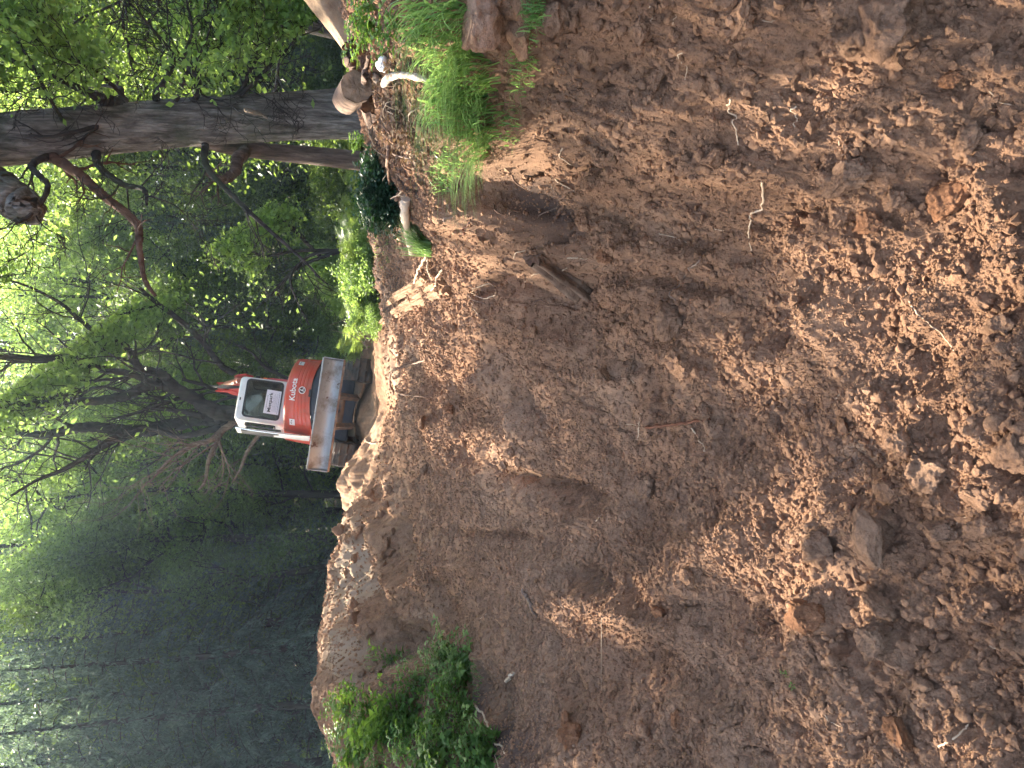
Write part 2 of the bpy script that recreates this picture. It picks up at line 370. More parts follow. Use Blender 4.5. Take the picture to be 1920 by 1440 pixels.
# ---------------------------------------------------------------- the ground sheet
g = MB(); nr, na = H.shape
i = np.arange(nr - 1)[:, None] * na; j = np.arange(na)[None]; j2 = (j + 1) % na
quads = np.stack([i + j, i + na + j, i + na + j2, i + j2], -1).reshape(-1, 4)
g.add(np.stack([GX, GY, H], -1).reshape(-1, 3), quads)
k = np.arange(na); cv = len(g.v[0])
g.v[0] = np.vstack([g.v[0], [0, 0, float(ZB[0].mean())]]); g.n += 1
g.f.append(np.stack([k, (k + 1) % na, np.full(na, cv)], -1))
ground_o = g.build('ground', M_soil, kind='structure')
nse = fbm(GX * 2.5, GY * 2.5, 4, 777)
hum = blob(760, 120, 110, 190) * 1.1 + blob(1010, 370, 60, 110) * .55 + blob(760, 360, 60, 120) * .9 + blob(1150, 400, 160, 60) * .3 + blob(1050, 150, 110, 130) * .55 \
    + blob(900, 1400, 110, 130) * .9 + blob(740, 1290, 60, 90) * .7 + blob(1120, 1090, 40, 26) * .6 + blob(710, 500, 34, 130) * 1.2
hum = np.clip(hum * (1.0 + 1.6 * nse), 0, 1) * .9
hum = np.maximum(hum, sstep(14, 18, RR) * .92 * (GY > 0)); hum = np.where(GY < .2, np.maximum(0, sstep(10, 20, RR)), hum)
cl = blob(690, 1080, 30, 70) * .8 + blob(650, 1000, 16, 50) * .6 + blob(1620, 840, 36, 50) * .6 + blob(1290, 880, 40, 60) * .3 + blob(740, 690, 14, 60) * .6 + blob(700, 800, 8, 60) * .5 + blob(800, 650, 40, 40) * .35 + blob(640, 1180, 30, 120) * .6 + blob(660, 1100, 50, 200) * .35
cl = np.clip(cl * (.8 + 1.8 * nse), 0, .8)
me = ground_o.data
for nm, arr in (('humus', hum), ('clay', cl)):
    at_ = me.attributes.new(nm, 'FLOAT', 'POINT'); at_.data.foreach_set('value', np.append(arr.ravel(), 0).astype(np.float32))

# ================================================================ SOIL CRUMBS AND CLODS
def ico(sub):
    import bmesh
    bm = bmesh.new(); bmesh.ops.create_icosphere(bm, subdivisions=sub, radius=1.0)
    v = np.array([x.co[:] for x in bm.verts]); f = np.array([[q.index for q in x.verts] for x in bm.faces]); bm.free()
    return v, f
def n3(p, k):
    return (vnoise(p[..., 0] + 11, p[..., 1] + 7, k) + vnoise(p[..., 1] + 3, p[..., 2] + 5, k + 50) + vnoise(p[..., 2] + 9, p[..., 0] + 1, k + 90)) * 1.15 - 1.72
def rock_shape(v, rg, cuts=5, rough=.16):
    """lumpy, partly flat-faced clod from a unit sphere"""
    p = v * (1 + .22 * n3(v * 1.2 + rg.random(3) * 20, 3)[:, None])
    for c in range(cuts + 2):
        nrm = rg.normal(size=3); nrm /= np.linalg.norm(nrm); d = .45 + .35 * rg.random()
        h = p @ nrm - d; p = p - np.maximum(h, 0)[:, None] * nrm * .92
    o_ = rg.random(3) * 20
    r = 1 + rough * n3(v * 3.2 + o_, 5) + rough * .6 * n3(v * 7 + o_, 6) + rough * .4 * n3(v * 15 + o_, 7) + rough * .25 * n3(v * 31 + o_, 8)
    return p * r[:, None]
v1, f1 = ico(1); v2, f2 = ico(2); v5, f5 = ico(5); v4, f4 = ico(4)
def rand_rot(n_):
    q = RNG.normal(size=(n_, 4)); q /= np.linalg.norm(q, axis=1)[:, None]; w, x, y, z = q.T
    return np.stack([1 - 2 * (y * y + z * z), 2 * (x * y - z * w), 2 * (x * z + y * w), 2 * (x * y + z * w), 1 - 2 * (x * x + z * z), 2 * (y * z - x * w), 2 * (x * z - y * w), 2 * (y * z + x * w), 1 - 2 * (x * x + y * y)], -1).reshape(-1, 3, 3)
def scatter(mb, X, Y, sz, v, f, protos=9, sink=.35):
    ps = [rock_shape(v, np.random.default_rng(50 + q), 4, .22) for q in range(protos)]
    R = rand_rot(len(X)); sc = RNG.uniform(.6, 1.25, (len(X), 3)) * sz[:, None]; Z = ground(X, Y)
    which = RNG.integers(0, protos, len(X))
    for q in range(protos):
        k_ = np.where(which == q)[0]
        if not len(k_): continue
        P = ps[q][None] * sc[k_][:, None]; P = np.einsum('nij,nvj->nvi', R[k_], P)
        P += np.stack([X[k_], Y[k_], Z[k_] + sz[k_] * (1 - 2 * sink) * .8], -1)[:, None]
        mb.add(P.reshape(-1, 3), (f[None] + (np.arange(len(k_)) * len(v))[:, None, None]).reshape(-1, 3))
def crumb_xy(n_, rmin, rmax, amax=36, bias=1.0):
    r = rmin * (rmax / rmin) ** (RNG.random(n_) ** bias); a = np.radians(RNG.uniform(-amax, amax, n_))
    X = r * np.sin(a); Y = r * np.cos(a)
    m_ = fbm(X * 1.1 + 3, Y * 1.1, 3, 51) + .5 * fbm(X * 5, Y * 5, 2, 53)
    k_ = RNG.random(n_) < sstep(-.35, .35, m_) * .8 + .2
    return X[k_], Y[k_], r[k_]
mb = MB()
X, Y, r = crumb_xy(95000, 1.2, 11.0); sz = r * .0012 * (RNG.random(len(X)) ** -.5); sz = np.clip(sz, .002, .022)
scatter(mb, X, Y, sz, v1, f1, 12, .3)
n_ = 210000; r = 1.15 * (9.0 / 1.15) ** RNG.random(n_); a_ = np.radians(RNG.uniform(-36, 36, n_)); X = r * np.sin(a_); Y = r * np.cos(a_)
k_ = RNG.random(n_) < .45 + .75 * sstep(-.3, .4, fbm(X * 1.6 + 7, Y * 1.6, 3, 57)); X, Y, r = X[k_], Y[k_], r[k_]
scatter(mb, X, Y, np.clip(r * .00105 * RNG.random(len(X)) ** -.45, .0016, .014), v1, f1, 12, .22)
mb.build('fine_crumbs', M_soil2, kind='stuff', smooth=False); mb = MB()
X, Y, r = crumb_xy(6500, 1.2, 12.0); sz = np.clip(.006 * (RNG.random(len(X)) ** -.45), .006, .024)
scatter(mb, X, Y, sz, v2, f2, 12, .42)
o = mb.build('soil_crumbs', M_soil2, kind='stuff', smooth=True)

M_clod_grey = soil_mat('tan_clod', False, (.92, .95, .98)); M_clod_red = soil_mat('red_clod', False, (.80, .68, .60))
M_stone = mat_noise('pale_stone', [(.3, (.28, .20, .14)), (.7, (.38, .29, .21))], 12, .9, .5, 120, bdist=.004)
M_darkst = mat_noise('dark_stone', [(.3, (.10, .07, .052)), (.7, (.17, .12, .09))], 14, .9, .5, 120, bdist=.004)
def clod(px, py, wx_, wy_, label, mat=None, flat=.75, sink=.3, seed=0, name='soil_clod', cat='soil clod', cuts=5, rough=.16, yaw=None, group=None):
    """wx_, wy_ = size in photo pixels along x (down the slope) and y (across)"""
    rg = np.random.default_rng(1000 + seed + int(px * 7 + py)); c = hit(px, py)
    D = math.hypot(c[0], c[1]); ppm = F / math.hypot(D, CAMZ - c[2])
    a_ = wy_ / ppm / 2; b_ = wx_ / ppm / 2 * 1.15
    V = rock_shape(v5 if max(wx_, wy_) > 34 else v4, rg, cuts, rough)
    V = V * np.array([a_, b_, (a_ + b_) / 2 * flat])
    y_ = rg.uniform(-.5, .5) if yaw is None else math.radians(yaw)
    tl = rg.uniform(-.25, .25, 2)
    Rm = np.array(Matrix.Rotation(y_, 3, 'Z') @ Matrix.Rotation(tl[0], 3, 'X') @ Matrix.Rotation(tl[1], 3, 'Y'))
    V = V @ Rm.T
    b = MB(); b.add(V, f5 if max(wx_, wy_) > 34 else f4)
    zz = (a_ + b_) / 2 * flat
    ob = b.build(name, mat or M_soil2); ob.location = (c[0], c[1], float(ground(c[0], c[1])) + zz * (1 - 2 * sink))
    tag(ob, label, cat, group); return ob
CL = [
 (1268,592,62,76,'angular grey-brown clod with a thin root lying across its top',M_clod_grey),
 (1362,574,44,44,'rounded lit clod just below the grey root-crossed clod',None),
 (1288,690,46,34,'small bright clod at the upper end of a sunlit patch',None),
 (1388,686,56,30,'long low clod beside a sunlit patch of crumbs',None),
 (1328,768,34,36,'round clod touching the end of the red-brown stick',M_clod_grey),
 (1218,905,40,52,'clod in a nest of crumbs, split by a dark cleft',M_clod_grey),
 (1262,925,30,34,'brown clod beside the cleft clod in the crumb nest',None),
 (1526,1152,66,62,'dark blocky clod with a deep shadow in its hollow',M_clod_red),
 (1545,1026,70,54,'notched stone-like clod with a shaded face',M_clod_grey),
 (1838,934,60,38,'long flat-topped clod at the edge of the bright ground',None),
 (1738,882,76,66,'broad pale-topped clod amid coarse crumbs',M_clod_grey),
 (1846,984,42,44,'warm rounded clod with grey clods beside it',None),
 (1770,1002,44,44,'greyish rounded clod near the slab',M_clod_grey),
 (1912,846,60,84,'big smooth clod cut off by the picture edge',None),
 (1690,830,44,50,'knobbly clod above the broad pale-topped clod',None),
 (1672,920,44,48,'knobbly clod under the broad pale-topped clod',None),
 (1652,58,112,96,'very large block of packed soil with a dark crack beneath',None),
 (1602,336,66,70,'smooth greyish clod at the head of the clod pile',M_clod_grey),
 (1662,322,36,36,'small clod next to the smooth greyish clod',None),
 (1576,398,48,46,'lumpy clod at the lower side of the clod pile',None),
 (1632,416,50,40,'reddish lumpy clod among the clod pile',M_clod_red),
 (1684,376,42,46,'upright rounded clod with a black shadow beneath',None),
 (1790,376,66,56,'ginger block with a torn fibrous face',M_clod_red),
 (1878,612,50,44,'clod lying in a dark hollow at the picture edge',M_clod_grey),
 (1848,568,50,36,'pale broken clod with a shaded pocket',None),
 (1792,145,38,36,'dark reddish stone on the pale crumbly ground',M_clod_red),
 (1848,200,38,34,'tan faceted clod on the open ground',None),
 (1828,236,22,16,'pale squarish stone chip on the open ground',M_clod_grey),
 (1856,104,32,36,'twin clod on the crumbly ground, nearer the edge',None),
 (1816,262,44,48,'rough clod in a cluster of broken soil',None),
 (1636,1198,62,58,'golden-brown clod set among small crumbs',M_clod_grey),
 (1732,1286,34,34,'smooth tan stone wedged in a small hollow',M_clod_grey),
 (1692,1372,62,44,'clod with a sharp dark undercut face',M_clod_red),
 (1656,1130,70,50,'long weathered clod above the golden-brown clod',None),
 (1080,1374,48,52,'dark round clod on the smooth slope',M_clod_red),
 (1066,1344,26,26,'small dark clod leaning against the dark round clod',M_clod_red),
 (1276,1348,36,34,'dark oval clod with a green sprig beside it',M_clod_red),
 (1210,1372,34,34,'round clod in the shade on the near slope',None),
 (1010,1076,40,22,'finger-shaped clod near the grey twig',None),
 (850,765,34,20,'elongated red-brown clod on the far slope',M_clod_red),
 (994,640,22,26,'outer clod of the small heap beside the dark hollow',None),
 (1010,622,20,24,'upper clod of the small heap on the slope',None),
 (980,616,18,20,'lower clod of the small heap on the slope',M_clod_grey),
 (1140,705,36,46,'flat rough clod at the foot of the streaked slope',None),
 (1185,690,32,36,'rough clod next to a black hollow on the slope',M_clod_grey),
 (1450,745,34,36,'clod at the border of the bright crumbly patch',None),
 (1360,625,26,26,'small lit clod on the crumbly slope',None),
 (1300,1080,36,30,'bright clod on the sunlit ridge',None),
 (1240,1150,34,30,'shaded clod in a gully of the sunlit ridge',M_clod_red),
 (1480,880,40,36,'clod at the edge of a smeared clay patch',None),
 (960,850,30,26,'shaded clod in a cluster by the bright crumbs',None),
 (946,868,24,24,'second clod in the cluster by the bright crumbs',M_clod_grey),
 (975,868,22,24,'third clod in the cluster by the bright crumbs',None),
 (1140,480,34,40,'dark clod on the face of the grassy bank',M_clod_red),
 (1098,420,34,40,'clod half buried in the grassy bank face',None),
 (1115,110,56,40,'cracked dark slab of soil below the grass',M_clod_grey),
 (1345,300,50,36,'clod resting against the bare foot of the grassy bank',None),
 (1400,30,60,50,'clod by the bright shoulder of the large block',None),
 (1240,150,50,44,'rounded clod on the bank under the grass',None),
 (1210,60,44,50,'clod at the top edge of the photo on the bank under the grass',None),
]
for q, (px, py, a_, b_, lb, mt) in enumerate(CL):
    big = a_ > 100
    clod(px, py, a_, b_, lb, mt, flat=.6 if big else .75, sink=.40 if big else .3, seed=q, name='stone' if 'stone' in lb and 'like' not in lb and 'block' not in lb else 'soil_clod', cat='stone' if 'stone' in lb and 'like' not in lb and 'block' not in lb else 'soil clod')
clod(1640, 1012, 70, 124, 'long wedge-shaped slab of clay with an orange shaded face', M_clod_grey, flat=.42, sink=.2, seed=77, yaw=38, cuts=9, rough=.07, name='clay_slab', cat='clay slab')
clod(926, 44, 78, 98, 'large pinkish lump of packed earth beside the long grass', soil_mat('pink_earth', False, (1.25, 1.3, 1.42)), flat=.9, sink=.15, seed=5, yaw=30, name='earth_lump', cat='earth lump', rough=.1)
clod(990, 64, 66, 76, 'crumbly sunlit earth lump under the large pinkish one', M_soil2, flat=.8, sink=.3, seed=9, name='earth_lump', cat='earth lump', rough=.12)
clod(1050, 30, 54, 60, 'shaded earth lump at the top edge of the photo by the bank', M_clod_grey, flat=.8, sink=.3, seed=12, name='earth_lump', cat='earth lump')
protos = []
for q in range(6):
    b = MB(); b.add(rock_shape(v4, np.random.default_rng(400 + q), 5, .18), f4); protos.append(b.build('small_clod', M_soil2 if q % 3 else M_clod_grey))
cnt = 0
rg = np.random.default_rng(91)
while cnt < 150:
    px = rg.uniform(760, 1920); py = rg.uniform(0, 1440)
    P = hit(px, py); mk = float(fbm(np.array([P[0] * .9 + 9]), np.array([P[1] * .9 + 2]), 3, 71)[0])
    if rg.random() > .15 + max(0, mk) * 2: continue
    ob = protos[cnt % 6] if cnt < 6 else protos[cnt % 6].copy()
    if cnt >= 6: COL.objects.link(ob)
    D = math.hypot(P[0], P[1]); s_ = rg.uniform(4.5, 11) / F * math.hypot(D, 1.5)
    ob.scale = (s_ * rg.uniform(.8, 1.3), s_ * rg.uniform(.8, 1.3), s_ * rg.uniform(.6, 1)); ob.rotation_euler = tuple(rg.uniform(-.4, .4, 2)) + (rg.uniform(0, 6.28),)
    ob.location = (P[0], P[1], P[2] + s_ * .25)
    tag(ob, 'small brown clod lying among the crumbs on the dug slope', 'soil clod', 'small clods strewn over the slope'); cnt += 1

for q in range(30):
    px = rg.uniform(622, 770); py = rg.uniform(900, 1290); P = hit(px, py)
    if P[1] > 11.5: continue
    ob = protos[q % 6].copy(); COL.objects.link(ob); s_ = rg.uniform(6, 13) / F * P[1]
    ob.scale = (s_ * rg.uniform(.8, 1.3), s_, s_ * rg.uniform(.6, 1)); ob.rotation_euler = (rg.uniform(-.5, .5), rg.uniform(-.5, .5), rg.uniform(0, 6)); ob.location = (P[0], P[1], P[2] + s_ * .3)
    tag(ob, 'lump of soil on the pale sunlit mound beside the excavator', 'soil clod', 'lumps on the sunlit mound')

# ================================================================ ROOTS, STICKS, WOOD
M_root = mat_noise('pale_root', [(.3, (.38, .26, .16)), (.7, (.58, .44, .30))], 20, .7, .3, 200)
M_rootd = mat_noise('dark_root', [(.3, (.10, .055, .035)), (.7, (.20, .11, .065))], 20, .8, .4, 150)
M_redst = mat_noise('red_stick', [(.3, (.09, .030, .012)), (.7, (.16, .055, .025))], 20, .7, .4, 150)
M_twig = mat_noise('grey_twig', [(.3, (.13, .085, .06)), (.7, (.27, .19, .14))], 25, .85, .4, 150)
M_bark = mat_noise('brown_bark', [(.3, (.06, .04, .03)), (.5, (.14, .09, .065)), (.75, (.27, .18, .13))], 10, .95, .9, 30, stretch=(1, 1, 1), bdist=.02)
M_wood = mat_noise('torn_wood', [(.3, (.12, .058, .028)), (.5, (.22, .115, .055)), (.75, (.33, .19, .10))], 6, .8, .7, 40, stretch=(5, 5, 1), bdist=.01)
M_palewood = mat_noise('pale_wood', [(.3, (.40, .30, .21)), (.7, (.62, .50, .38))], 8, .75, .4, 60, bdist=.006)
M_whitebark = mat_noise('white_bark', [(.40, (.10, .065, .045)), (.52, (.36, .30, .25)), (.7, (.60, .55, .49))], 30, .8, .5, 90, bdist=.006)
def strand(name, P2, wpx, label, cat, mat, lift=.4, lifts=None, n_=None, group=None, sides=7, taper=.5, wob=.15):
    """a root or stick lying on the soil through the given photo points"""
    Q = np.array([hit(px, py) for px, py in P2]); D = np.hypot(np.hypot(Q[:, 0], Q[:, 1]), CAMZ - Q[:, 2]).mean()
    r_ = wpx / F * D / 2
    if lifts is not None: Q[:, 2] += np.array(lifts) 
    n_ = n_ or max(10, len(P2) * 7); C = spline(Q, n_)
    if lifts is None: C[:, 2] = np.maximum(C[:, 2], ground(C[:, 0], C[:, 1])) + r_ * (2 * lift)
    rg2 = np.random.default_rng(int(sum(P2[0]))); C[1:-1] += rg2.normal(size=(n_ - 2, 3)) * r_ * wob * 2
    b = MB(); tube(b, C, r_ * np.linspace(1.1, 1.1 - taper, n_) * rg2.uniform(.85, 1.15, n_), sides, bump=.12)
    ob = b.build(name, mat); return tag(ob, label, cat, group)
strand('root', [(1372,186),(1370,204),(1384,222),(1384,245),(1387,272)], 3.2, 'pale kinked root hanging straight on the grassy bank', 'root', M_root)
strand('root', [(1432,340),(1434,392),(1412,412),(1406,440),(1412,470)], 4, 'long pale root bending over a dark hollow', 'root', M_root)
strand('root', [(1322,478),(1312,492),(1292,510),(1276,535),(1270,565)], 4, 'brown root reaching down to the grey angular clod', 'root', M_twig)
strand('root', [(1240,438),(1262,444),(1290,455)], 2.2, 'short white root thread on the streaked bank', 'root', M_root)
strand('root', [(1700,548),(1712,575),(1732,596),(1766,622),(1790,658)], 2.8, 'long thin pale root running over smooth soil', 'root', M_root)
strand('root', [(1070,484),(1085,484),(1104,486)], 2.5, 'tiny pale root stub by the rotten log', 'root', M_root)
strand('root', [(1298,800),(1310,818),(1320,832),(1324,846)], 3, 'thin pale root below the red-brown stick', 'root', M_root)
strand('root', [(1204,775),(1200,800),(1197,825)], 3.4, 'pale crooked root above the red-brown stick', 'root', M_root)
strand('root', [(930,536),(918,532),(900,538),(886,548)], 2.4, 'upper half of the thin root loop on the slope', 'root', M_root)
strand('root', [(935,550),(925,556),(912,560),(898,555),(886,548)], 2.4, 'lower half of the thin root loop on the slope', 'root', M_root)
strand('root', [(884,560),(892,580),(905,596),(918,600)], 2, 'fine pale root trailing below the root loop', 'root', M_root)
strand('root', [(888,1316),(908,1340),(925,1370),(945,1398),(952,1412)], 4.5, 'yellowish root hanging at the corner of the leafy heap', 'root', M_root)
strand('root', [(1762,1402),(1790,1385),(1812,1366),(1820,1345)], 3.4, 'curved pale root near the bottom edge of the photo', 'root', M_root)
strand('root', [(1550,1340),(1560,1352),(1578,1362)], 2, 'faint root thread far down the near slope', 'root', M_root)
strand('root', [(1495,200),(1500,222),(1500,245)], 2.6, 'white root thread near the large block', 'root', M_root)
strand('root', [(1708,735),(1714,750),(1728,765)], 2.4, 'forked white rootlet on bright crumbs', 'root', M_root)
strand('root', [(1130,1150),(1128,1300),(1124,1310)][:2], 0.9, 'hair-thin root line on the smooth slope', 'root', M_root)
strand('root', [(1286,100),(1290,125),(1288,150)], 2.2, 'straight grass-thin root on the dark bank', 'root', M_root)
strand('root', [(1222,12),(1226,30),(1224,42)], 2.4, 'short pale root near the top of the dark bank', 'root', M_root)
strand('root', [(940,1440),(930,1415),(945,1395)][:2], 2, 'pale root end at the leafy heap border', 'root', M_root)
strand('stick', [(1216,802),(1250,797),(1290,793),(1336,785)], 5.5, 'straight red-brown stick lying on the slope', 'stick', M_redst, taper=.1)
strand('stick', [(742,738),(746,712),(762,694),(784,684),(812,672)], 5, 'curved dark root stick arching over pale clay', 'root', M_rootd, lifts=[.02,.10,.12,.08,.02])
strand('stick', [(745,733),(765,738),(788,742),(815,744)], 4.5, 'dark root stick running down from the arching one', 'root', M_rootd, lifts=[.02,.08,.06,.01])
strand('twig', [(985,1106),(992,1120),(998,1135),(1010,1156)], 6.5, 'bent grey twig on the smooth slope', 'twig', M_twig, taper=.3)
strand('twig', [(686,822),(694,830),(706,832)], 2.6, 'tiny pale twig beside the machine track', 'twig', M_root)
strand('stick', [(952,1276),(960,1270),(968,1262)], 6, 'short pink-white wood chip on the brown slope', 'wood chip', M_palewood, taper=.3)
strand('stick', [(1050,408),(1060,385),(1078,355)], 7, 'dark stick stuck against the grassy bank', 'stick', M_rootd)
strand('stick', [(872,440),(878,425),(884,412)], 4, 'small rust-coloured root on the lit bank', 'root', M_redst)
# debris heap on the right
strand('branch', [(672,165),(676,130),(680,90),(686,40)], 9, 'long bare branch lying along the stump heap', 'branch', M_bark, lifts=[.02,.05,.06,.06], taper=.4)
strand('branch', [(676,172),(692,158),(705,135),(715,110)], 6, 'thin crooked branch under the long bare branch', 'branch', M_bark, lifts=[.02,.03,.05,.06])
strand('branch', [(700,270),(690,300),(716,340),(740,372)], 6, 'dark branch sloping over the brow of the bank', 'branch', M_bark, lifts=[.02,.05,.05,.02])
strand('branch', [(762,278),(758,310),(746,345),(740,370)], 6, 'bare root branch standing out of the bank litter', 'branch', M_rootd, lifts=[.08,.08,.05,.0])
strand('branch', [(735,420),(742,440),(752,452)], 5, 'pale broken twig on the bank litter', 'twig', M_root)
strand('branch', [(722,402),(736,404),(752,406)], 5, 'pale snapped twig with a bright end', 'twig', M_root)
strand('pale_log', [(775,372),(776,395),(778,430),(780,474)], 13, 'pale barkless log lying by the small grass tuft', 'log', M_palewood, lifts=[.04,.05,.05,.03], taper=-.05, sides=12, wob=.03)
strand('bark_piece', [(742,160),(760,150),(785,144),(812,148),(826,158)], 13, 'curved piece of white flaking birch bark', 'bark piece', M_whitebark, lifts=[.05,.07,.07,.05,.02], taper=.4, sides=10, wob=.06)
clod(730, 120, 30, 26, 'bright white stone in the stump litter', mat_noise('white_stone', [(.3, (.45, .45, .48)), (.6, (.6, .6, .6))], 14, .8, .5, 60), flat=.8, sink=.1, name='stone', cat='stone')
clod(716, 152, 24, 20, 'pinkish white stone beside the bright white one', M_stone, flat=.8, sink=.1, name='stone', cat='stone')
for q in range(34):
    px = rg.uniform(700, 800); py = rg.uniform(150, 400)
    if px > 720 + py * .3 and px > 800: continue
    a_ = rg.uniform(0, 6.28); L_ = rg.uniform(12, 34)
    strand('twig', [(px, py), (px + L_ * .5 * math.cos(a_) + 3, py + L_ * .5 * math.sin(a_)), (px + L_ * math.cos(a_), py + L_ * math.sin(a_))], rg.uniform(1.5, 3.4), 'short torn root twig in the litter of the grassy bank', 'twig', [M_rootd, M_twig, M_root][q % 3], lifts=[.0, rg.uniform(.02, .06), rg.uniform(0, .06)], group='torn twigs in the bank litter', n_=8, sides=5)
for q in range(26):
    px = rg.uniform(830, 1070); py = rg.uniform(230, 570); a_ = rg.uniform(-.6, .9); L_ = rg.uniform(18, 48)
    strand('root', [(px, py), (px + L_ * .5 * math.cos(a_), py + L_ * .5 * math.sin(a_) + rg.uniform(-6, 6)), (px + L_ * math.cos(a_), py + L_ * math.sin(a_))], rg.uniform(1.6, 4), 'torn root sticking out of the face of the grassy bank', 'root', [M_rootd, M_twig, M_rootd, M_root][q % 4], lifts=[-.01, rg.uniform(.01, .04), rg.uniform(0, .03)], group='torn roots in the bank face', n_=10, sides=6)
for q in range(46):
    px = rg.uniform(820, 1900); py = rg.uniform(10, 1430); a_ = rg.uniform(0, 6.28); L_ = rg.uniform(8, 30)
    strand('rootlet', [(px, py), (px + L_ * .5 * math.cos(a_) + 2, py + L_ * .5 * math.sin(a_) + rg.uniform(-4, 4)), (px + L_ * math.cos(a_), py + L_ * math.sin(a_))], rg.uniform(1.1, 1.9), 'hair-thin torn rootlet on the bare soil', 'rootlet', [M_root, M_twig][q % 2], group='torn rootlets on the bare soil', n_=9, sides=5)

def log_mesh(name, A_, B_, r0, r1, mat, mat_end, label, cat, sides=40, rings=50, ridg_=.08, seed=1, bow=0.0):
    """log or stump with bark furrows and two cut faces as parts"""
    A_ = np.array(A_, float); B_ = np.array(B_, float); t = np.linspace(0, 1, rings)[:, None]
    C = A_ * (1 - t) + B_ * t; C[:, 2] += bow * np.sin(t[:, 0] * np.pi); ax = (B_ - A_) / np.linalg.norm(B_ - A_)
    u_ = np.cross(ax, [0, 0, 1.]); u_ /= np.linalg.norm(u_); w_ = np.cross(ax, u_); th = np.linspace(0, 2 * np.pi, sides, endpoint=False)
    Lg = np.linalg.norm(B_ - A_)
    R_ = (r0 * (1 - t) + r1 * t) * (1 + ridg_ * fbm(np.cos(th)[None] * 3 + seed, np.sin(th)[None] * 3 + t * Lg * 1.5, 3, 5) * 2 + ridg_ * .6 * fbm(th[None] * 7, t * Lg * 5 + seed, 3, 8))
    R_[:, 0] = R_[:, 0]
    V = C[:, None] + R_[..., None] * (np.cos(th)[None, :, None] * u_ + np.sin(th)[None, :, None] * w_)
    b = MB(); ii = np.arange(rings - 1)[:, None] * sides; jj = np.arange(sides)[None]; j3 = (jj + 1) % sides
    b.add(V.reshape(-1, 3), np.stack([ii + jj, ii + j3, ii + sides + j3, ii + sides + jj], -1).reshape(-1, 4))
    root = empty(name, A_ * .5 + B_ * .5 - [0, 0, max(r0, r1)]); tag(root, label, cat); off = -np.array(root.location)
    b.v[0] = b.v[0] + off; b.build('bark', mat, root)
    for idx, sgn in ((0, -1), (rings - 1, 1)):
        ring = V[idx] * .97 + C[idx] * .03; c = C[idx]; vv = []; K = 6
        for q in range(K): vv.append(c + (ring - c) * (1 - q / K) + ax * sgn * (.012 * rg.random((sides, 1)) + .004))
        vv = np.vstack(vv + [c + ax * sgn * .01]); ff = []
        for q in range(K - 1): ff.append(np.stack([q * sides + jj[0], q * sides + j3[0], (q + 1) * sides + j3[0], (q + 1) * sides + jj[0]], -1))
        b2 = MB(); b2.add(vv + off, np.concatenate(ff)); q = K - 1
        b2.f.append(np.stack([q * sides + jj[0], q * sides + j3[0], np.full(sides, K * sides)], -1)); b2.build('cut_end', mat_end, root)
    return root
# big uprooted stump butt at the right edge of the picture and logs in the heap
Pm = at(640, 20, 4.1)
M_logskin = mat_noise('bare_log', [(.3, (.13, .08, .048)), (.5, (.26, .17, .10)), (.75, (.40, .28, .18))], 5, .9, .8, 25, bdist=.02)
log_mesh('uprooted_stump', at(622, -60, 4.3), at(672, 85, 4.25), .22, .09, M_logskin, M_wood, 'thick pale trunk butt of an uprooted stump at the picture edge', 'stump', ridg_=.16, seed=3)
log_mesh('cut_log', at(650, 178, 5.2) + np.array([0, .1, 0]), at(668, 168, 4.6) + np.array([.0, -.05, 0]), .088, .088, M_bark, mat_noise('log_end', [(.3, (.12, .08, .05)), (.6, (.28, .20, .13))], 18, .9, .7, 60, bdist=.01), 'short cut log showing its round end in front of the big trunk', 'log', ridg_=.05)
log_mesh('root_stub', at(700, 195, 4.7), at(712, 262, 5.0), .085, .06, M_bark, M_wood, 'dark bark-covered stub lying beside the cut log', 'log', ridg_=.2, seed=8)
log_mesh('root_stub', at(735, 60, 3.7), at(690, 8, 3.9), .07, .05, M_logskin, M_wood, 'split brown root below the thick pale butt', 'root', ridg_=.25, seed=12)
A_ = hit(1000, 478, .02); B_ = hit(1092, 536, .02)
log_mesh('rotten_log', A_ - [0, 0, .03], B_ - [0, 0, .03], .05, .07, mat_noise('rotten_wood', [(.3, (.09, .055, .035)), (.5, (.19, .12, .08)), (.75, (.30, .20, .13))], 9, .95, .9, 35, stretch=(1, 1, 1), bdist=.02), M_rootd, 'half-buried rotten log end with splintered fibres', 'log', ridg_=.3, seed=20)
A_ = hit(836, 530, -.03); B_ = hit(715, 604, -.01)
log_mesh('torn_root', A_, B_, .065, .035, M_wood, M_wood, 'big torn orange root ridge running up towards the machine', 'root', ridg_=.38, seed=31, rings=90, sides=70, bow=.03)
A_ = hit(800, 520, -.02); B_ = hit(725, 570, -.01)
log_mesh('torn_root', A_, B_, .045, .025, M_wood, M_wood, 'smaller split root lying behind the big torn orange one', 'root', ridg_=.35, seed=44, rings=60, sides=40, bow=.03)

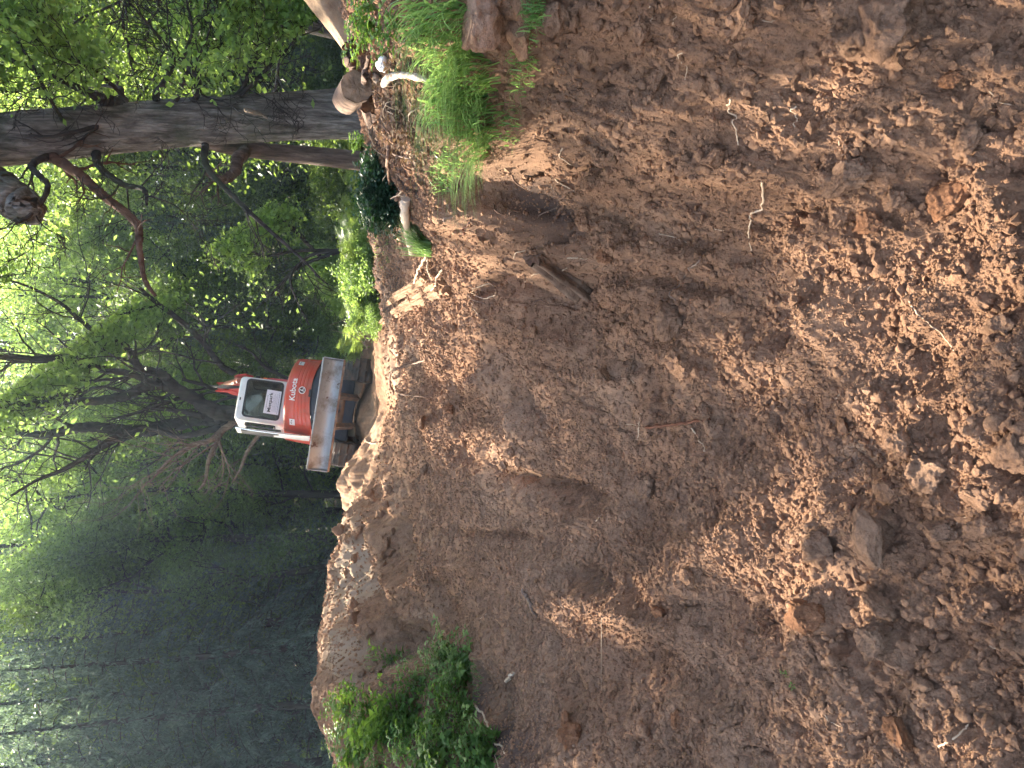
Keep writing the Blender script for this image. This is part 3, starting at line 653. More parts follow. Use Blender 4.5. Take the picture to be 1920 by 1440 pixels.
# ================================================================ THE EXCAVATOR
ROLL = math.radians(8.3)
EO = at(693.5, 775, 13.9) + np.array([0, 1.2, 0])
EX = empty('mini_excavator', EO); EX.rotation_euler = (0, ROLL, 0)
tag(EX, 'red and white mini excavator seen from behind with raised steel blade', 'excavator')
def ebox(mb, c, s, rx=0, ry=0, rz=0, bev=0.0):
    import bmesh
    bm = bmesh.new(); bmesh.ops.create_cube(bm, size=1)
    for v in bm.verts: v.co = Vector((v.co.x * s[0], v.co.y * s[1], v.co.z * s[2]))
    if bev: bmesh.ops.bevel(bm, geom=list(bm.edges), offset=bev, segments=3, affect='EDGES', profile=.6)
    M_ = Matrix.Translation(Vector(c)) @ Matrix.Rotation(rz, 4, 'Z') @ Matrix.Rotation(ry, 4, 'Y') @ Matrix.Rotation(rx, 4, 'X')
    bmesh.ops.transform(bm, matrix=M_, verts=bm.verts)
    bm.verts.index_update(); v = np.array([x.co[:] for x in bm.verts])
    by = {}
    for f_ in bm.faces: by.setdefault(len(f_.verts), []).append([q.index for q in f_.verts])
    first = True
    for k_, L_ in by.items():
        if first: mb.add(v, L_); base = mb.n - len(v); first = False
        else: mb.f.append(np.array(L_) + base)
    bm.free()
def ecyl(mb, a, b_, r, sides=20, r2=None): tube(mb, [a, tuple(np.array(a) * .5 + np.array(b_) * .5), b_], [r, (r + (r2 or r)) / 2, r2 or r], sides)
def smooth_by_angle(o, deg=35):
    me_ = o.data; me_.polygons.foreach_set('use_smooth', np.ones(len(me_.polygons), bool)); me_.set_sharp_from_angle(angle=math.radians(deg))
YAW = math.radians(11.5); SX0 = -.02
def sup(p):
    p = np.asarray(p, float); a_, b_, z_ = p[..., 0], p[..., 1], p[..., 2]
    return np.stack([SX0 + a_ * math.cos(YAW) - b_ * math.sin(YAW), a_ * math.sin(YAW) + b_ * math.cos(YAW), z_], -1)
def supb(mb): mb.v = [sup(v) for v in mb.v]; return mb
def dirty(name, base, dust, rough, metal=0, coat=0, amt=(.45, .7), scale=3, spec=.5, chips=None):
    mt, t, b, o = new_mat(name); L = t.links.new
    tc = N(t, 'ShaderNodeTexCoord'); n1 = N(t, 'ShaderNodeTexNoise', Scale=scale, Detail=8, Roughness=.65); L(tc.outputs['Object'], n1.inputs['Vector'])
    r = ramp(t, [(amt[0], base), (amt[1], dust)]); L(n1.outputs[0], r.inputs[0]); last = r.outputs[0]
    if chips:
        n2 = N(t, 'ShaderNodeTexNoise', Scale=chips[0], Detail=5, Roughness=.6); L(tc.outputs['Object'], n2.inputs['Vector'])
        r2 = ramp(t, [(chips[1], (0, 0, 0)), (chips[1] + .03, (1, 1, 1))]); L(n2.outputs[0], r2.inputs[0])
        mm = N(t, 'ShaderNodeMix', _data_type='RGBA'); L(r2.outputs[0], mm.inputs[0]); L(last, mm.inputs[6]); mm.inputs[7].default_value = (*chips[2], 1); last = mm.outputs[2]
    L(last, b.inputs['Base Color']); b.inputs['Metallic'].default_value = metal; b.inputs['Coat Weight'].default_value = coat; b.inputs['Coat Roughness'].default_value = .15
    r3 = ramp(t, [(amt[0], (rough,) * 3), (amt[1], (.85,) * 3)]); L(n1.outputs[0], r3.inputs[0]); L(r3.outputs[0], b.inputs['Roughness']); b.inputs['Specular IOR Level'].default_value = spec
    return mt
M_red = dirty('red_paint', (.60, .060, .026), (.42, .14, .085), .34, coat=.35, amt=(.46, .80), scale=5)
M_redd = dirty('boom_paint', (.50, .035, .03), (.42, .09, .06), .4, coat=.2, amt=(.45, .8), scale=8)
M_white = dirty('white_paint', (.78, .78, .76), (.62, .60, .56), .35, coat=.3, amt=(.5, .8), scale=4)
M_navy = dirty('dark_blue_paint', (.028, .038, .062), (.10, .09, .085), .5, amt=(.45, .8), scale=5)
M_black = dirty('black_plastic', (.012, .012, .013), (.05, .045, .04), .5, amt=(.5, .8))
M_steel = dirty('worn_steel', (.34, .34, .35), (.21, .165, .13), .45, metal=.5, amt=(.50, .66), scale=2.6, chips=(5, .66, (.10, .045, .03)))
M_rust = dirty('rusty_edge', (.16, .07, .035), (.34, .20, .12), .7, metal=.2, amt=(.4, .65), scale=9)
M_track = dirty('muddy_rubber', (.024, .021, .020), (.14, .09, .062), .38, amt=(.38, .62), scale=6)
M_mudmetal = dirty('muddy_metal', (.10, .07, .05), (.26, .155, .10), .6, metal=.1, amt=(.35, .6), scale=7)
M_chrome = new_mat('chrome')[0]; M_chrome.node_tree.nodes['Principled BSDF'].inputs['Metallic'].default_value = 1; M_chrome.node_tree.nodes['Principled BSDF'].inputs['Roughness'].default_value = .2
def flat_mat(name, c, rough=.6, spec=.3):
    mt, t, b, o = new_mat(name); b.inputs['Base Color'].default_value = (*c, 1); b.inputs['Roughness'].default_value = rough; b.inputs['Specular IOR Level'].default_value = spec; return mt
M_paper = flat_mat('white_paper', (.78, .78, .82)); M_ink = flat_mat('black_ink', (.015, .015, .02)); M_lett = flat_mat('white_letters', (.85, .83, .80)); M_fine = flat_mat('grey_ink', (.33, .34, .38))
M_orange = flat_mat('orange_lens', (.9, .22, .03), .3); M_tan = mat_noise('tan_reflection', [(.35, (.6, .38, .2)), (.65, (.85, .62, .38))], 40, .9, .2, 60); M_yel = flat_mat('yellow_sticker', (.75, .55, .15))  # the tan paints a reflection of sunlit soil in the cab window
mt, t, b, o = new_mat('tinted_glass'); L = t.links.new
tp = N(t, 'ShaderNodeBsdfTransparent'); tp.inputs[0].default_value = (.40, .45, .42, 1); gl = N(t, 'ShaderNodeBsdfGlossy'); gl.inputs['Roughness'].default_value = .03; gl.inputs[0].default_value = (.8, .85, .85, 1)
fr = N(t, 'ShaderNodeFresnel', IOR=1.55); ad = N(t, 'ShaderNodeMath', _operation='ADD'); ad.inputs[1].default_value = .02; L(fr.outputs[0], ad.inputs[0])
mx = N(t, 'ShaderNodeMixShader'); L(ad.outputs[0], mx.inputs[0]); L(tp.outputs[0], mx.inputs[1]); L(gl.outputs[0], mx.inputs[2]); L(mx.outputs[0], o.inputs[0]); M_glass = mt

# tracks: rubber belt with lugs, roller frame, sprocket
def stadium(n_, Lh, r_):
    t_ = np.linspace(0, 1, n_, endpoint=False); per = 4 * Lh + 2 * math.pi * r_; s = t_ * per; y_ = np.zeros(n_); z_ = np.zeros(n_); ny = np.zeros(n_); nz = np.zeros(n_)
    for q, d in enumerate(s):
        if d < 2 * Lh: y_[q] = -Lh + d; z_[q] = -r_; ny[q], nz[q] = 0, -1
        elif d < 2 * Lh + math.pi * r_: a_ = -math.pi / 2 + (d - 2 * Lh) / r_; y_[q] = Lh + r_ * math.cos(a_); z_[q] = r_ * math.sin(a_); ny[q], nz[q] = math.cos(a_), math.sin(a_)
        elif d < 4 * Lh + math.pi * r_: e = d - 2 * Lh - math.pi * r_; y_[q] = Lh - e; z_[q] = r_; ny[q], nz[q] = 0, 1
        else: a_ = math.pi / 2 + (d - 4 * Lh - math.pi * r_) / r_; y_[q] = -Lh + r_ * math.cos(a_); z_[q] = r_ * math.sin(a_); ny[q], nz[q] = math.cos(a_), math.sin(a_)
    return y_, z_, ny, nz
for cx, side in ((.745, 1), (-.80, -1)):
    w_ = .43; nS = 176; xs = np.array([-.5, -.46, -.3, -.1, 0, .1, .3, .46, .5]) * w_
    y_, z_, ny, nz = stadium(nS, .86, .262)
    lug = (np.sin(np.arange(nS) * 2 * np.pi / 4) > .3).astype(float) * .022
    off = np.where(np.abs(xs)[None] > w_ * .49, -.02, np.where((np.abs(xs) < w_ * .06)[None], 0, lug[:, None]))
    off = off + .004 * RNG.normal(size=off.shape)
    V = np.stack([np.broadcast_to(cx + xs, off.shape), (y_[:, None] + ny[:, None] * off), .275 + z_[:, None] + nz[:, None] * off], -1)
    Vi = np.stack([np.broadcast_to(cx + xs, off.shape), (y_[:, None] - ny[:, None] * .05 + 0 * off), .275 + z_[:, None] - nz[:, None] * .05 + 0 * off], -1)
    b = MB(); K = len(xs); ii = np.arange(nS)[:, None]; i2 = (ii + 1) % nS; jj = np.arange(K - 1)[None]
    b.add(np.concatenate([V.reshape(-1, 3), Vi.reshape(-1, 3)]), np.concatenate([np.stack([ii * K + jj, i2 * K + jj, i2 * K + jj + 1, ii * K + jj + 1], -1).reshape(-1, 4),
        np.stack([ii * K + jj + 1, i2 * K + jj + 1, i2 * K + jj, ii * K + jj], -1).reshape(-1, 4) + nS * K]))
    for e in (0, K - 1):
        k1 = np.arange(nS); k2 = (k1 + 1) % nS
        b.f.append(np.stack([k1 * K + e, k2 * K + e, nS * K + k2 * K + e, nS * K + k1 * K + e], -1))
    tr = b.build('track', M_track, EX, smooth=False)
    b = MB(); ebox(b, (cx, 0, .275), (.20, 1.7, .26), bev=.03); b.build('track_frame', M_navy, tr, smooth=False)
    for yy in (-.86, .86):
        b = MB(); ecyl(b, (cx - .14, yy, .275), (cx + .14, yy, .275), .19, 28); ecyl(b, (cx - .19, yy, .275), (cx + .19, yy, .275), .07, 16); b.build('wheel', M_mudmetal, tr, smooth=False)
    for yy in np.linspace(-.6, .6, 5):
        b = MB(); ecyl(b, (cx - .12, yy, .10), (cx + .12, yy, .10), .06, 14); b.build('roller', M_mudmetal, tr, smooth=False)
# undercarriage centre
b = MB(); ebox(b, (-.02, .0, .42), (1.15, .9, .26), bev=.04); ebox(b, (-.02, -.45, .36), (.62, .35, .22), bev=.03); ecyl(b, (-.02, 0, .52), (-.02, 0, .90), .42, 40); b.build('undercarriage', M_navy, EX, smooth=False)
b = MB(); ecyl(b, (-.32, -1.0, .50), (.18, -1.0, .50), .055, 24); b.build('cross_tube', M_mudmetal, EX)
# dozer blade: concave plate with end plates and a rusty cutting edge
BW0, BW1, BY, BZ = -1.03, .84, -1.92, .60
nv = 20; a_ = np.linspace(-1, 1, nv); prof_y = BY + .075 * (1 - a_ ** 2) - .02 * a_; prof_z = BZ + .335 * (a_ + 1) / 2
def plate(mb, x0, x1, py_, pz_, th):
    xs = np.linspace(x0, x1, 60); nvv = len(py_)
    wob = .004 * fbm(np.broadcast_to(xs[:, None] * 4, (60, nvv)).copy(), np.broadcast_to(pz_[None] * 9, (60, nvv)).copy(), 3, 17)
    Vf = np.stack([np.broadcast_to(xs[:, None], (60, nvv)), py_[None] + wob, np.broadcast_to(pz_[None], (60, nvv))], -1); Vb = Vf + [0, th, 0]
    ii = np.arange(59)[:, None]; jj = np.arange(nvv - 1)[None]; q = np.stack([ii * nvv + jj, (ii + 1) * nvv + jj, (ii + 1) * nvv + jj + 1, ii * nvv + jj + 1], -1).reshape(-1, 4)
    mb.add(np.concatenate([Vf.reshape(-1, 3), Vb.reshape(-1, 3)]), np.concatenate([q, q[:, ::-1] + 60 * nvv]))
    M0 = 60 * nvv; k1 = np.arange(59) * nvv; k2 = k1 + nvv
    mb.f.append(np.stack([k1, k1 + M0, k2 + M0, k2], -1)); e = nvv - 1; mb.f.append(np.stack([k1 + e, k2 + e, k2 + e + M0, k1 + e + M0], -1))
    j1 = np.arange(nvv - 1); mb.f.append(np.stack([j1, j1 + 1, j1 + 1 + M0, j1 + M0], -1)); j1 = j1 + 59 * nvv; mb.f.append(np.stack([j1, j1 + M0, j1 + 1 + M0, j1 + 1], -1))
b = MB(); plate(b, BW0, BW1, prof_y, prof_z, .02); bl = b.build('blade', M_steel, EX)
b = MB(); ebox(b, ((BW0 + BW1) / 2, BY + .015, BZ - .008), (BW1 - BW0 + .01, .05, .035), bev=.006); b.build('cutting_edge', M_rust, bl, smooth=False)
b = MB(); ecyl(b, (BW0, BY + .0, BZ + .335), (BW1, BY + .0, BZ + .335), .016, 14); b.build('top_rail', M_steel, bl)
for xx in (BW0 - .008, BW1 + .008):
    b = MB(); ebox(b, (xx, BY + .05, BZ + .165), (.014, .13, .33), bev=.004); b.build('end_plate', M_steel, bl, smooth=False)
for xx in (.24, -.30):
    b = MB(); P0 = np.array([xx, BY + .09, BZ + .08]); P1 = np.array([xx * .95, -.75, .24]); tube(b, [P0, (P0 + P1) / 2 + [0, 0, .02], P1], [.065, .06, .06], 4); b.build('blade_arm', M_mudmetal, EX, smooth=False)
b = MB(); ecyl(b, (-.03, BY + .1, BZ + .22), (-.03, -.9, .52), .05, 18); b.build('blade_cylinder', M_navy, EX)
# body: dark skirt and red tail panel
def tail(s, v, z0, z1, out=0.0):
    """s across -1..1, v up 0..1"""
    hw = .705 - .04 * v; A_ = hw * s
    B_ = -1.02 + .50 * np.abs(s) ** 2.8 + .16 * np.maximum(0, v - .75) ** 2 * 8 * .5
    zt = z0 + (z1 - z0) * v
    nrm_y = -1
    return np.stack([A_ + .065 + out * s * .6, B_ - out, zt], -1)
ns, nvv = 180, 70
s_, v_ = np.meshgrid(np.linspace(-1, 1, ns), np.linspace(0, 1, nvv), indexing='ij')
z0 = 1.065 - .14 * np.abs(s_) ** 2.2; z1 = 1.475 - .085 * np.abs(s_ + .15) ** 2
groove = sum(np.exp(-((v_ - g_) / .012) ** 2) for g_ in (.17, .32, .47, .62)) * .012
groove = groove * (np.abs(s_) < .86)
ventm = ((s_ > .93) & (s_ < .985)) * (((v_ > .18) & (v_ < .5)) | ((v_ > .6) & (v_ < .9))) * .05
bulge = -.012 * np.sin(v_ * math.pi)
V = tail(s_, v_, z0, z1, 0) ; V[..., 1] += groove + ventm + bulge
b = MB(); ii = np.arange(ns - 1)[:, None]; jj = np.arange(nvv - 1)[None]
b.add(V.reshape(-1, 3), np.stack([ii * nvv + jj, (ii + 1) * nvv + jj, (ii + 1) * nvv + jj + 1, ii * nvv + jj + 1], -1).reshape(-1, 4))
# close over the top and run the flanks forward
top = V[:, -1]; kk = np.arange(ns - 1)
def ring_out(base, newr, mb, flip=False):
    mb.add(np.concatenate([base, newr]), np.stack([kk, kk + 1, kk + 1 + ns, kk + ns], -1))
t1 = top + np.array([0, .05, .025]); t1[:, 0] *= .97; t2 = t1.copy(); t2[:, 1] = .15; t2[:, 2] = 1.47
ring_out(top, t1, b); ring_out(t1, t2, b); supb(b); cw = b.build('tail_panel', M_red, EX)
b = MB()
for sd in (-1, 1):
    col = V[0 if sd < 0 else -1]; c2 = col.copy(); c2[:, 1] = .95; jj1 = np.arange(nvv - 1)
    b.add(np.concatenate([col, c2]), np.stack([jj1, jj1 + 1, jj1 + 1 + nvv, jj1 + nvv], -1))
ebox(b, (.065, .35, 1.19), (1.33, 1.1, .50), bev=.04); supb(b); b.build('side_panels', M_red, EX, smooth=False)
v2_ = v_; Vs = tail(s_ * .985, v_, .90 + 0 * s_, z0 + .004, -.025); Vs[..., 1] += .02 * (1 - v_)
b = MB(); b.add(Vs.reshape(-1, 3), np.stack([ii * nvv + jj, (ii + 1) * nvv + jj, (ii + 1) * nvv + jj + 1, ii * nvv + jj + 1], -1).reshape(-1, 4))
ebox(b, (.065, .0, .91), (1.28, 1.5, .10), bev=.02); supb(b); b.build('skirt', M_navy, EX, smooth=False)
b = MB(); ebox(b, (.02, -1.035, 1.07), (.13, .05, .05), bev=.012); supb(b); b.build('latch', M_black, EX, smooth=False)
# cab shell cut from rounded boxes
def rounded_box_obj(x0, x1, y0, y1, z0, z1, r):
    mb = MB(); ebox(mb, ((x0 + x1) / 2, (y0 + y1) / 2, (z0 + z1) / 2), (x1 - x0, y1 - y0, z1 - z0), bev=r); return mb.build('tmp')
CA0, CA1, CB0, CB1, CZ0, CZ1 = -.515, .315, -.36, .95, 1.42, 2.32
shell = rounded_box_obj(CA0, CA1, CB0, CB1, CZ0, CZ1, .085)
cuts = [rounded_box_obj(CA0 + .05, CA1 - .05, CB0 + .05, CB1 - .05, CZ0 + .02, CZ1 - .06, .05)]
WR = (CA0 + .085, CA1 - .055, 1.565, 2.185)
cuts.append(rounded_box_obj(WR[0], WR[1], CB0 - .2, CB0 + .2, WR[2], WR[3], .06))
cuts.append(rounded_box_obj(CA0 + .08, CA1 - .08, CB1 - .2, CB1 + .2, 1.5, 2.18, .05))
cuts.append(rounded_box_obj(CA0 - .2, CA0 + .2, CB0 + .16, CB0 + .56, 1.62, 2.15, .05))
cuts.append(rounded_box_obj(CA0 - .2, CA0 + .2, CB0 + .62, CB1 - .1, 1.52, 2.15, .05))
cuts.append(rounded_box_obj(CA1 - .2, CA1 + .2, CB0 + .16, CB1 - .1, 1.62, 2.15, .05))
for c in cuts:
    md = shell.modifiers.new('b', 'BOOLEAN'); md.operation = 'DIFFERENCE'; md.solver = 'EXACT'; md.object = c
bpy.context.view_layer.update(); dg = bpy.context.evaluated_depsgraph_get()
me2 = bpy.data.meshes.new_from_object(shell.evaluated_get(dg)); bpy.data.objects.remove(shell)
for c in cuts: bpy.data.objects.remove(c)
for v in me2.vertices:
    x, y, z = v.co; tz = max(0, (z - 1.9) / .6); 
    p = sup(np.array([x * (1 - .03 * tz), y * (1 - .0 * tz) + .03 * tz * (y < 0), z + .03 * tz * (1 - ((x + .1) / .42) ** 2)])); v.co = Vector(p)
cab = bpy.data.objects.new('cab', me2); COL.objects.link(cab); cab.parent = EX; me2.materials.clear(); me2.materials.append(M_white); smooth_by_angle(cab, 40)
def rrect(x0, x1, z0, z1, r, n_=8):
    P = []
    for cx_, cz_, a0 in ((x1 - r, z1 - r, 0), (x0 + r, z1 - r, 90), (x0 + r, z0 + r, 180), (x1 - r, z0 + r, 270)):
        for q in range(n_ + 1): a_ = math.radians(a0 + 90 * q / n_); P.append((cx_ + r * math.cos(a_), cz_ + r * math.sin(a_)))
    return np.array(P)
def pane(name, R_, plane, axis, parent, mat=None, gasket=True):
    x0, x1, zz0, zz1 = R_; P = rrect(x0, x1, zz0, zz1, .055)
    def to3(Q, d=0): return np.stack([Q[:, 0], np.full(len(Q), plane + d), Q[:, 1]], -1) if axis == 'b' else np.stack([np.full(len(Q), plane + d), Q[:, 0], Q[:, 1]], -1)
    b = MB(); V0 = to3(P, -.003); V1 = to3(P, .003); n_ = len(P); k1 = np.arange(n_); k2 = (k1 + 1) % n_
    c = P.mean(0)[None]; b.add(np.vstack([V0, to3(c, -.003)]), np.stack([k1, k2, np.full(n_, n_)], -1)); b.add(np.vstack([V1, to3(c, .003)]), np.stack([k2, k1, np.full(n_, n_)], -1))
    def tilt(mb_):
        for q in range(len(mb_.v)):
            v = mb_.v[q]; tz = np.maximum(0, (v[:, 2] - 1.9) / .6); v = v.copy(); v[:, 0] *= (1 - .03 * tz); v[:, 1] += .03 * tz * (v[:, 1] < 0); v[:, 2] += .03 * tz * (1 - ((v[:, 0] + .1) / .42) ** 2); mb_.v[q] = sup(v)
        return mb_
    w_ = tilt(b).build(name, mat or M_glass, parent, smooth=False)
    if gasket:
        b = MB(); Pc = np.vstack([P, P[:2]]); tube(b, to3(Pc), .016, 8, cap=False); tilt(b).build('rubber_seal', M_black, w_)
    return w_
rw = pane('rear_window', WR, CB0 - .006, 'b', EX)
pane('side_window', (CB0 + .16, CB0 + .56, 1.62, 2.15), CA0 - .004, 'a', EX)
pane('side_window', (CB0 + .62, CB1 - .1, 1.52, 2.15), CA0 - .004, 'a', EX)
pane('side_window', (CB0 + .16, CB1 - .1, 1.62, 2.15), CA1 + .004, 'a', EX)
pane('windscreen', (CA0 + .08, CA1 - .08, 1.5, 2.18), CB1 + .004, 'b', EX)
# seat, headrest, tan panels standing in for a sunlit reflection in the window
b = MB(); ebox(b, (-.10, .25, 1.55), (.46, .45, .12), bev=.04); supb(b); seat = b.build('seat', M_black, EX, smooth=False)
b = MB(); ebox(b, (-.10, .03, 1.73), (.44, .11, .42), rx=-.12, bev=.04); supb(b); b.build('backrest', M_black, seat, smooth=False)
b = MB()
for q in range(4): ebox(b, (-.04 + q * .035, -.04, 1.92), (.012, .012, .13))
ebox(b, (.01, -.04, 1.99), (.14, .012, .014)); supb(b); b.build('headrest_bars', M_chrome, seat, smooth=False)
b = MB(); ebox(b, (-.20, .50, 2.09), (.42, .03, .22), rx=.15, bev=.01); supb(b); b.build('reflection_panel', M_tan, EX, smooth=False)
b = MB(); ebox(b, (-.27, -.27, 2.06), (.26, .02, .19), bev=.008); supb(b); b.build('reflection_patch', M_tan, EX, smooth=False)
b = MB(); ebox(b, (.2, .5, 1.66), (.10, .6, .30), bev=.02); ebox(b, (-.4, .5, 1.62), (.10, .5, .26), bev=.02); supb(b); b.build('console', M_black, EX, smooth=False)
# sheet of paper in the rear window with its printing
SG = (-.335, .105, 1.562, 1.838)
b = MB(); ebox(b, ((SG[0] + SG[1]) / 2, CB0 - .014, (SG[2] + SG[3]) / 2), (SG[1] - SG[0], .003, SG[3] - SG[2]), ry=math.radians(1.5)); supb(b); sign = b.build('notice', M_paper, EX, smooth=False)
def text(s, a0, z0_, size, bpl, mat, parent, name='lettering', wsc=1.0, bold=0.0, conv=None, width=None, shear=0):
    cu = bpy.data.curves.new(name, 'FONT'); cu.body = s; cu.size = size; cu.extrude = .0012; cu.offset = bold; cu.shear = shear
    to = bpy.data.objects.new(name, cu); COL.objects.link(to); bpy.context.view_layer.update()
    me_ = bpy.data.meshes.new_from_object(to.evaluated_get(bpy.context.evaluated_depsgraph_get())); bpy.data.objects.remove(to)
    V_ = np.array([v.co[:] for v in me_.vertices])
    if width: wsc = width / (V_[:, 0].max() - V_[:, 0].min())
    V_[:, 0] = (V_[:, 0] - V_[:, 0].min()) * wsc
    P = np.stack([a0 + V_[:, 0], bpl - V_[:, 2], z0_ + V_[:, 1]], -1)
    if conv is not None: P = conv(P)
    P = sup(P); me_.vertices.foreach_set('co', P.astype(np.float32).ravel()); me_.update(); me_.materials.clear(); me_.materials.append(mat)
    ob = bpy.data.objects.new(name, me_); COL.objects.link(ob); ob.parent = parent; return ob
pl = CB0 - .018
text('A', SG[0] + .05, 1.795, .036, pl, M_fine, sign, width=.02)
text('Mietpark', SG[0] + .035, 1.725, .082, pl, M_ink, sign, bold=.0012, width=.365)
def fine_print(rows):
    """rows of print too small to read in the photo: broken grey strokes"""
    b = MB(); rg_ = np.random.default_rng(3)
    for (a0, a1, z_, h_) in rows:
        a_ = a0
        while a_ < a1:
            w_ = rg_.uniform(.006, .03); ebox(b, (a_ + w_ / 2, pl, z_), (w_, .002, h_)); a_ += w_ + .007
    supb(b); b.build('fine_print', M_fine, sign, smooth=False)
fine_print([(SG[0] + .08, SG[0] + .33, 1.805, .013), (SG[0] + .05, SG[0] + .34, 1.698, .006), (SG[0] + .05, SG[0] + .36, 1.678, .006), (SG[0] + .05, SG[0] + .33, 1.658, .006),
            (SG[0] + .03, SG[0] + .38, 1.635, .007), (SG[0] + .02, SG[0] + .40, 1.605, .011), (SG[0] + .06, SG[0] + .37, 1.578, .007)])
# maker's lettering, emblem, stickers on the tail panel
def on_tail(P):
    s0 = np.clip((P[:, 0] - .065) / .69, -1, 1); B_ = -1.02 + .50 * np.abs(s0) ** 2.8 - .016
    Q = P.copy(); Q[:, 1] = B_ + (P[:, 1]); Q[:, 2] += -.09 * np.abs(s0) ** 2; return Q
text('Kubota', -.145, 1.325, .135, 0, M_lett, cw, conv=on_tail, width=.40, bold=.002)
def disc(mb, ca, cz, ra, rz_, d, n_=36, inner=0):
    a_ = np.linspace(0, 2 * np.pi, n_, endpoint=False); R0 = np.stack([ca + ra * np.cos(a_), np.full(n_, d), cz + rz_ * np.sin(a_)], -1)
    Ri = np.stack([ca + ra * inner * np.cos(a_), np.full(n_, d), cz + rz_ * inner * np.sin(a_)], -1); k1 = np.arange(n_); k2 = (k1 + 1) % n_
    back = R0 + [0, .008, 0]
    mb.add(sup(on_tail(np.concatenate([R0, Ri, back]))), np.concatenate([np.stack([k1, k2, n_ + k2, n_ + k1], -1), np.stack([k1, 2 * n_ + k1, 2 * n_ + k2, k2], -1)]))
    if inner == 0: pass
b = MB(); disc(b, .055, 1.215, .066, .058, -.006, inner=.80); em = b.build('emblem', M_lett, cw, smooth=False)
b = MB(); disc(b, .055, 1.215, .052, .046, -.003, inner=0.01); b.build('emblem_field', flat_mat('dark_red', (.10, .02, .02), .5), cw, smooth=False)
def poly_on_tail(mb, P, d):
    P = np.array(P, float); V_ = np.stack([P[:, 0], np.full(len(P), d), P[:, 1]], -1); mb.add(sup(on_tail(V_)), [list(range(len(P)))])
b = MB(); poly_on_tail(b, [(.030, 1.183), (.046, 1.180), (.066, 1.250), (.050, 1.250)], -.010); poly_on_tail(b, [(.056, 1.205), (.066, 1.213), (.094, 1.196), (.084, 1.186)], -.010); b.build('emblem_strokes', M_lett, cw, smooth=False)
for a_, z_ in ((-.49, 1.365), (.585, 1.345)):
    b = MB(); poly_on_tail(b, [(a_ - .045, z_ - .045), (a_ + .045, z_ - .045), (a_ + .045, z_ + .045), (a_ - .045, z_ + .045)], -.004); st = b.build('sticker', M_paper, cw, smooth=False)
    for da_, dz_ in ((-.022, .012), (-.008, .018), (.012, .014), (.022, .006)):
        b = MB(); ebox(b, (0, 0, 0), (.010, .002, .014)); v_k = b.v[0] + [a_ + da_, -.007, z_ + dz_]; b.v[0] = sup(on_tail(v_k)); b.build('print_mark', M_ink, st, smooth=False)
b = MB(); ebox(b, (.06, CB0 - .004, 1.475), (.075, .006, .07)); supb(b); b.build('sticker', M_yel, EX, smooth=False)
b = MB(); ebox(b, (-.12, CB0 + .02, 2.275), (.05, .03, .022), bev=.008); supb(b); b.build('roof_vent', M_black, EX, smooth=False)
# door folded back along the cab's left side
b = MB(); ebox(b, (-.70, -.40, 1.60), (.022, .60, 1.28), rx=0, bev=.008); supb(b); dr = b.build('door', M_white, EX, smooth=False)
b = MB(); ebox(b, (-.715, -.40, 1.88), (.008, .52, .56), bev=.003); supb(b); b.build('door_glass', M_black, dr, smooth=False)
b = MB(); ebox(b, (-.725, -.62, 1.55), (.03, .08, .10), bev=.008); supb(b); b.build('handle', M_black, dr, smooth=False)
b = MB(); tube(b, sup(spline([(-.70, -.72, 2.24), (-.72, -.73, 1.9), (-.72, -.73, 1.4), (-.70, -.72, .98)], 20)), .012, 8); b.build('grab_rail', M_chrome, EX)
# right-hand lamp, beacon, mirror
b = MB(); ebox(b, (.40, .1, 2.06), (.05, .05, .08), bev=.01); supb(b); b.build('work_lamp', M_black, EX, smooth=False)
b = MB(); p = sup((.385, .1, 1.9)); ecyl(b, p, p + [0, 0, .06], .03, 16); b.build('beacon', M_orange, EX)
b = MB(); ebox(b, (.43, .55, 1.84), (.03, .12, .2), bev=.012); supb(b); b.build('mirror', M_black, EX, smooth=False)
# boom rising behind the cab
def beam(mb, P, w_, h_):
    P = np.array(P, float); T = np.gradient(P, axis=0); T /= np.linalg.norm(T, axis=1)[:, None]; n_ = len(P)
    w_ = np.broadcast_to(w_, n_); h_ = np.broadcast_to(h_, n_); Nn = np.stack([0 * T[:, 0], -T[:, 2], T[:, 1]], -1); X_ = np.array([1., 0, 0]); V = []
    for q in range(n_):
        for sx, sz in ((-1, -1), (1, -1), (1, 1), (-1, 1)): V.append(P[q] + X_ * sx * w_[q] / 2 + Nn[q] * sz * h_[q] / 2)
    f = []
    for q in range(n_ - 1):
        for e in range(4): f.append([q * 4 + e, q * 4 + (e + 1) % 4, q * 4 + 4 + (e + 1) % 4, q * 4 + 4 + e])
    f += [[3, 2, 1, 0], [4 * n_ - 4, 4 * n_ - 3, 4 * n_ - 2, 4 * n_ - 1]]; mb.add(V, f)
BX = .56
b = MB(); beam(b, [(BX, 1.15, 1.0), (BX, 1.35, 1.8), (BX, 1.75, 2.35), (BX, 2.4, 2.665)], [.16, .18, .18, .16], [.3, .34, .36, .26]); supb(b); bo = b.build('boom', M_redd, EX, smooth=False)
b = MB(); ecyl(b, (BX, 1.5, 2.504), (BX, 2.1, 2.812), .062, 20); ebox(b, (BX, 1.62, 2.574), (.15, .10, .1), bev=.02); supb(b); b.build('boom_cylinder', mat_noise('salmon_paint', [(.3, (.55, .20, .12)), (.7, (.7, .32, .22))], 20, .5, 0), bo)
b = MB(); ecyl(b, (BX, 2.1, 2.812), (BX, 2.5, 2.994), .03, 14); supb(b); b.build('piston_rod', M_chrome, bo)
for sx in (-.085, .085):
    b = MB(); beam(b, [(BX + sx, 2.3, 2.63), (BX + sx, 2.5, 2.91), (BX + sx, 2.56, 3.036)], [.02] * 3, [.22, .16, .08]); supb(b); b.build('bracket', M_redd, bo, smooth=False)
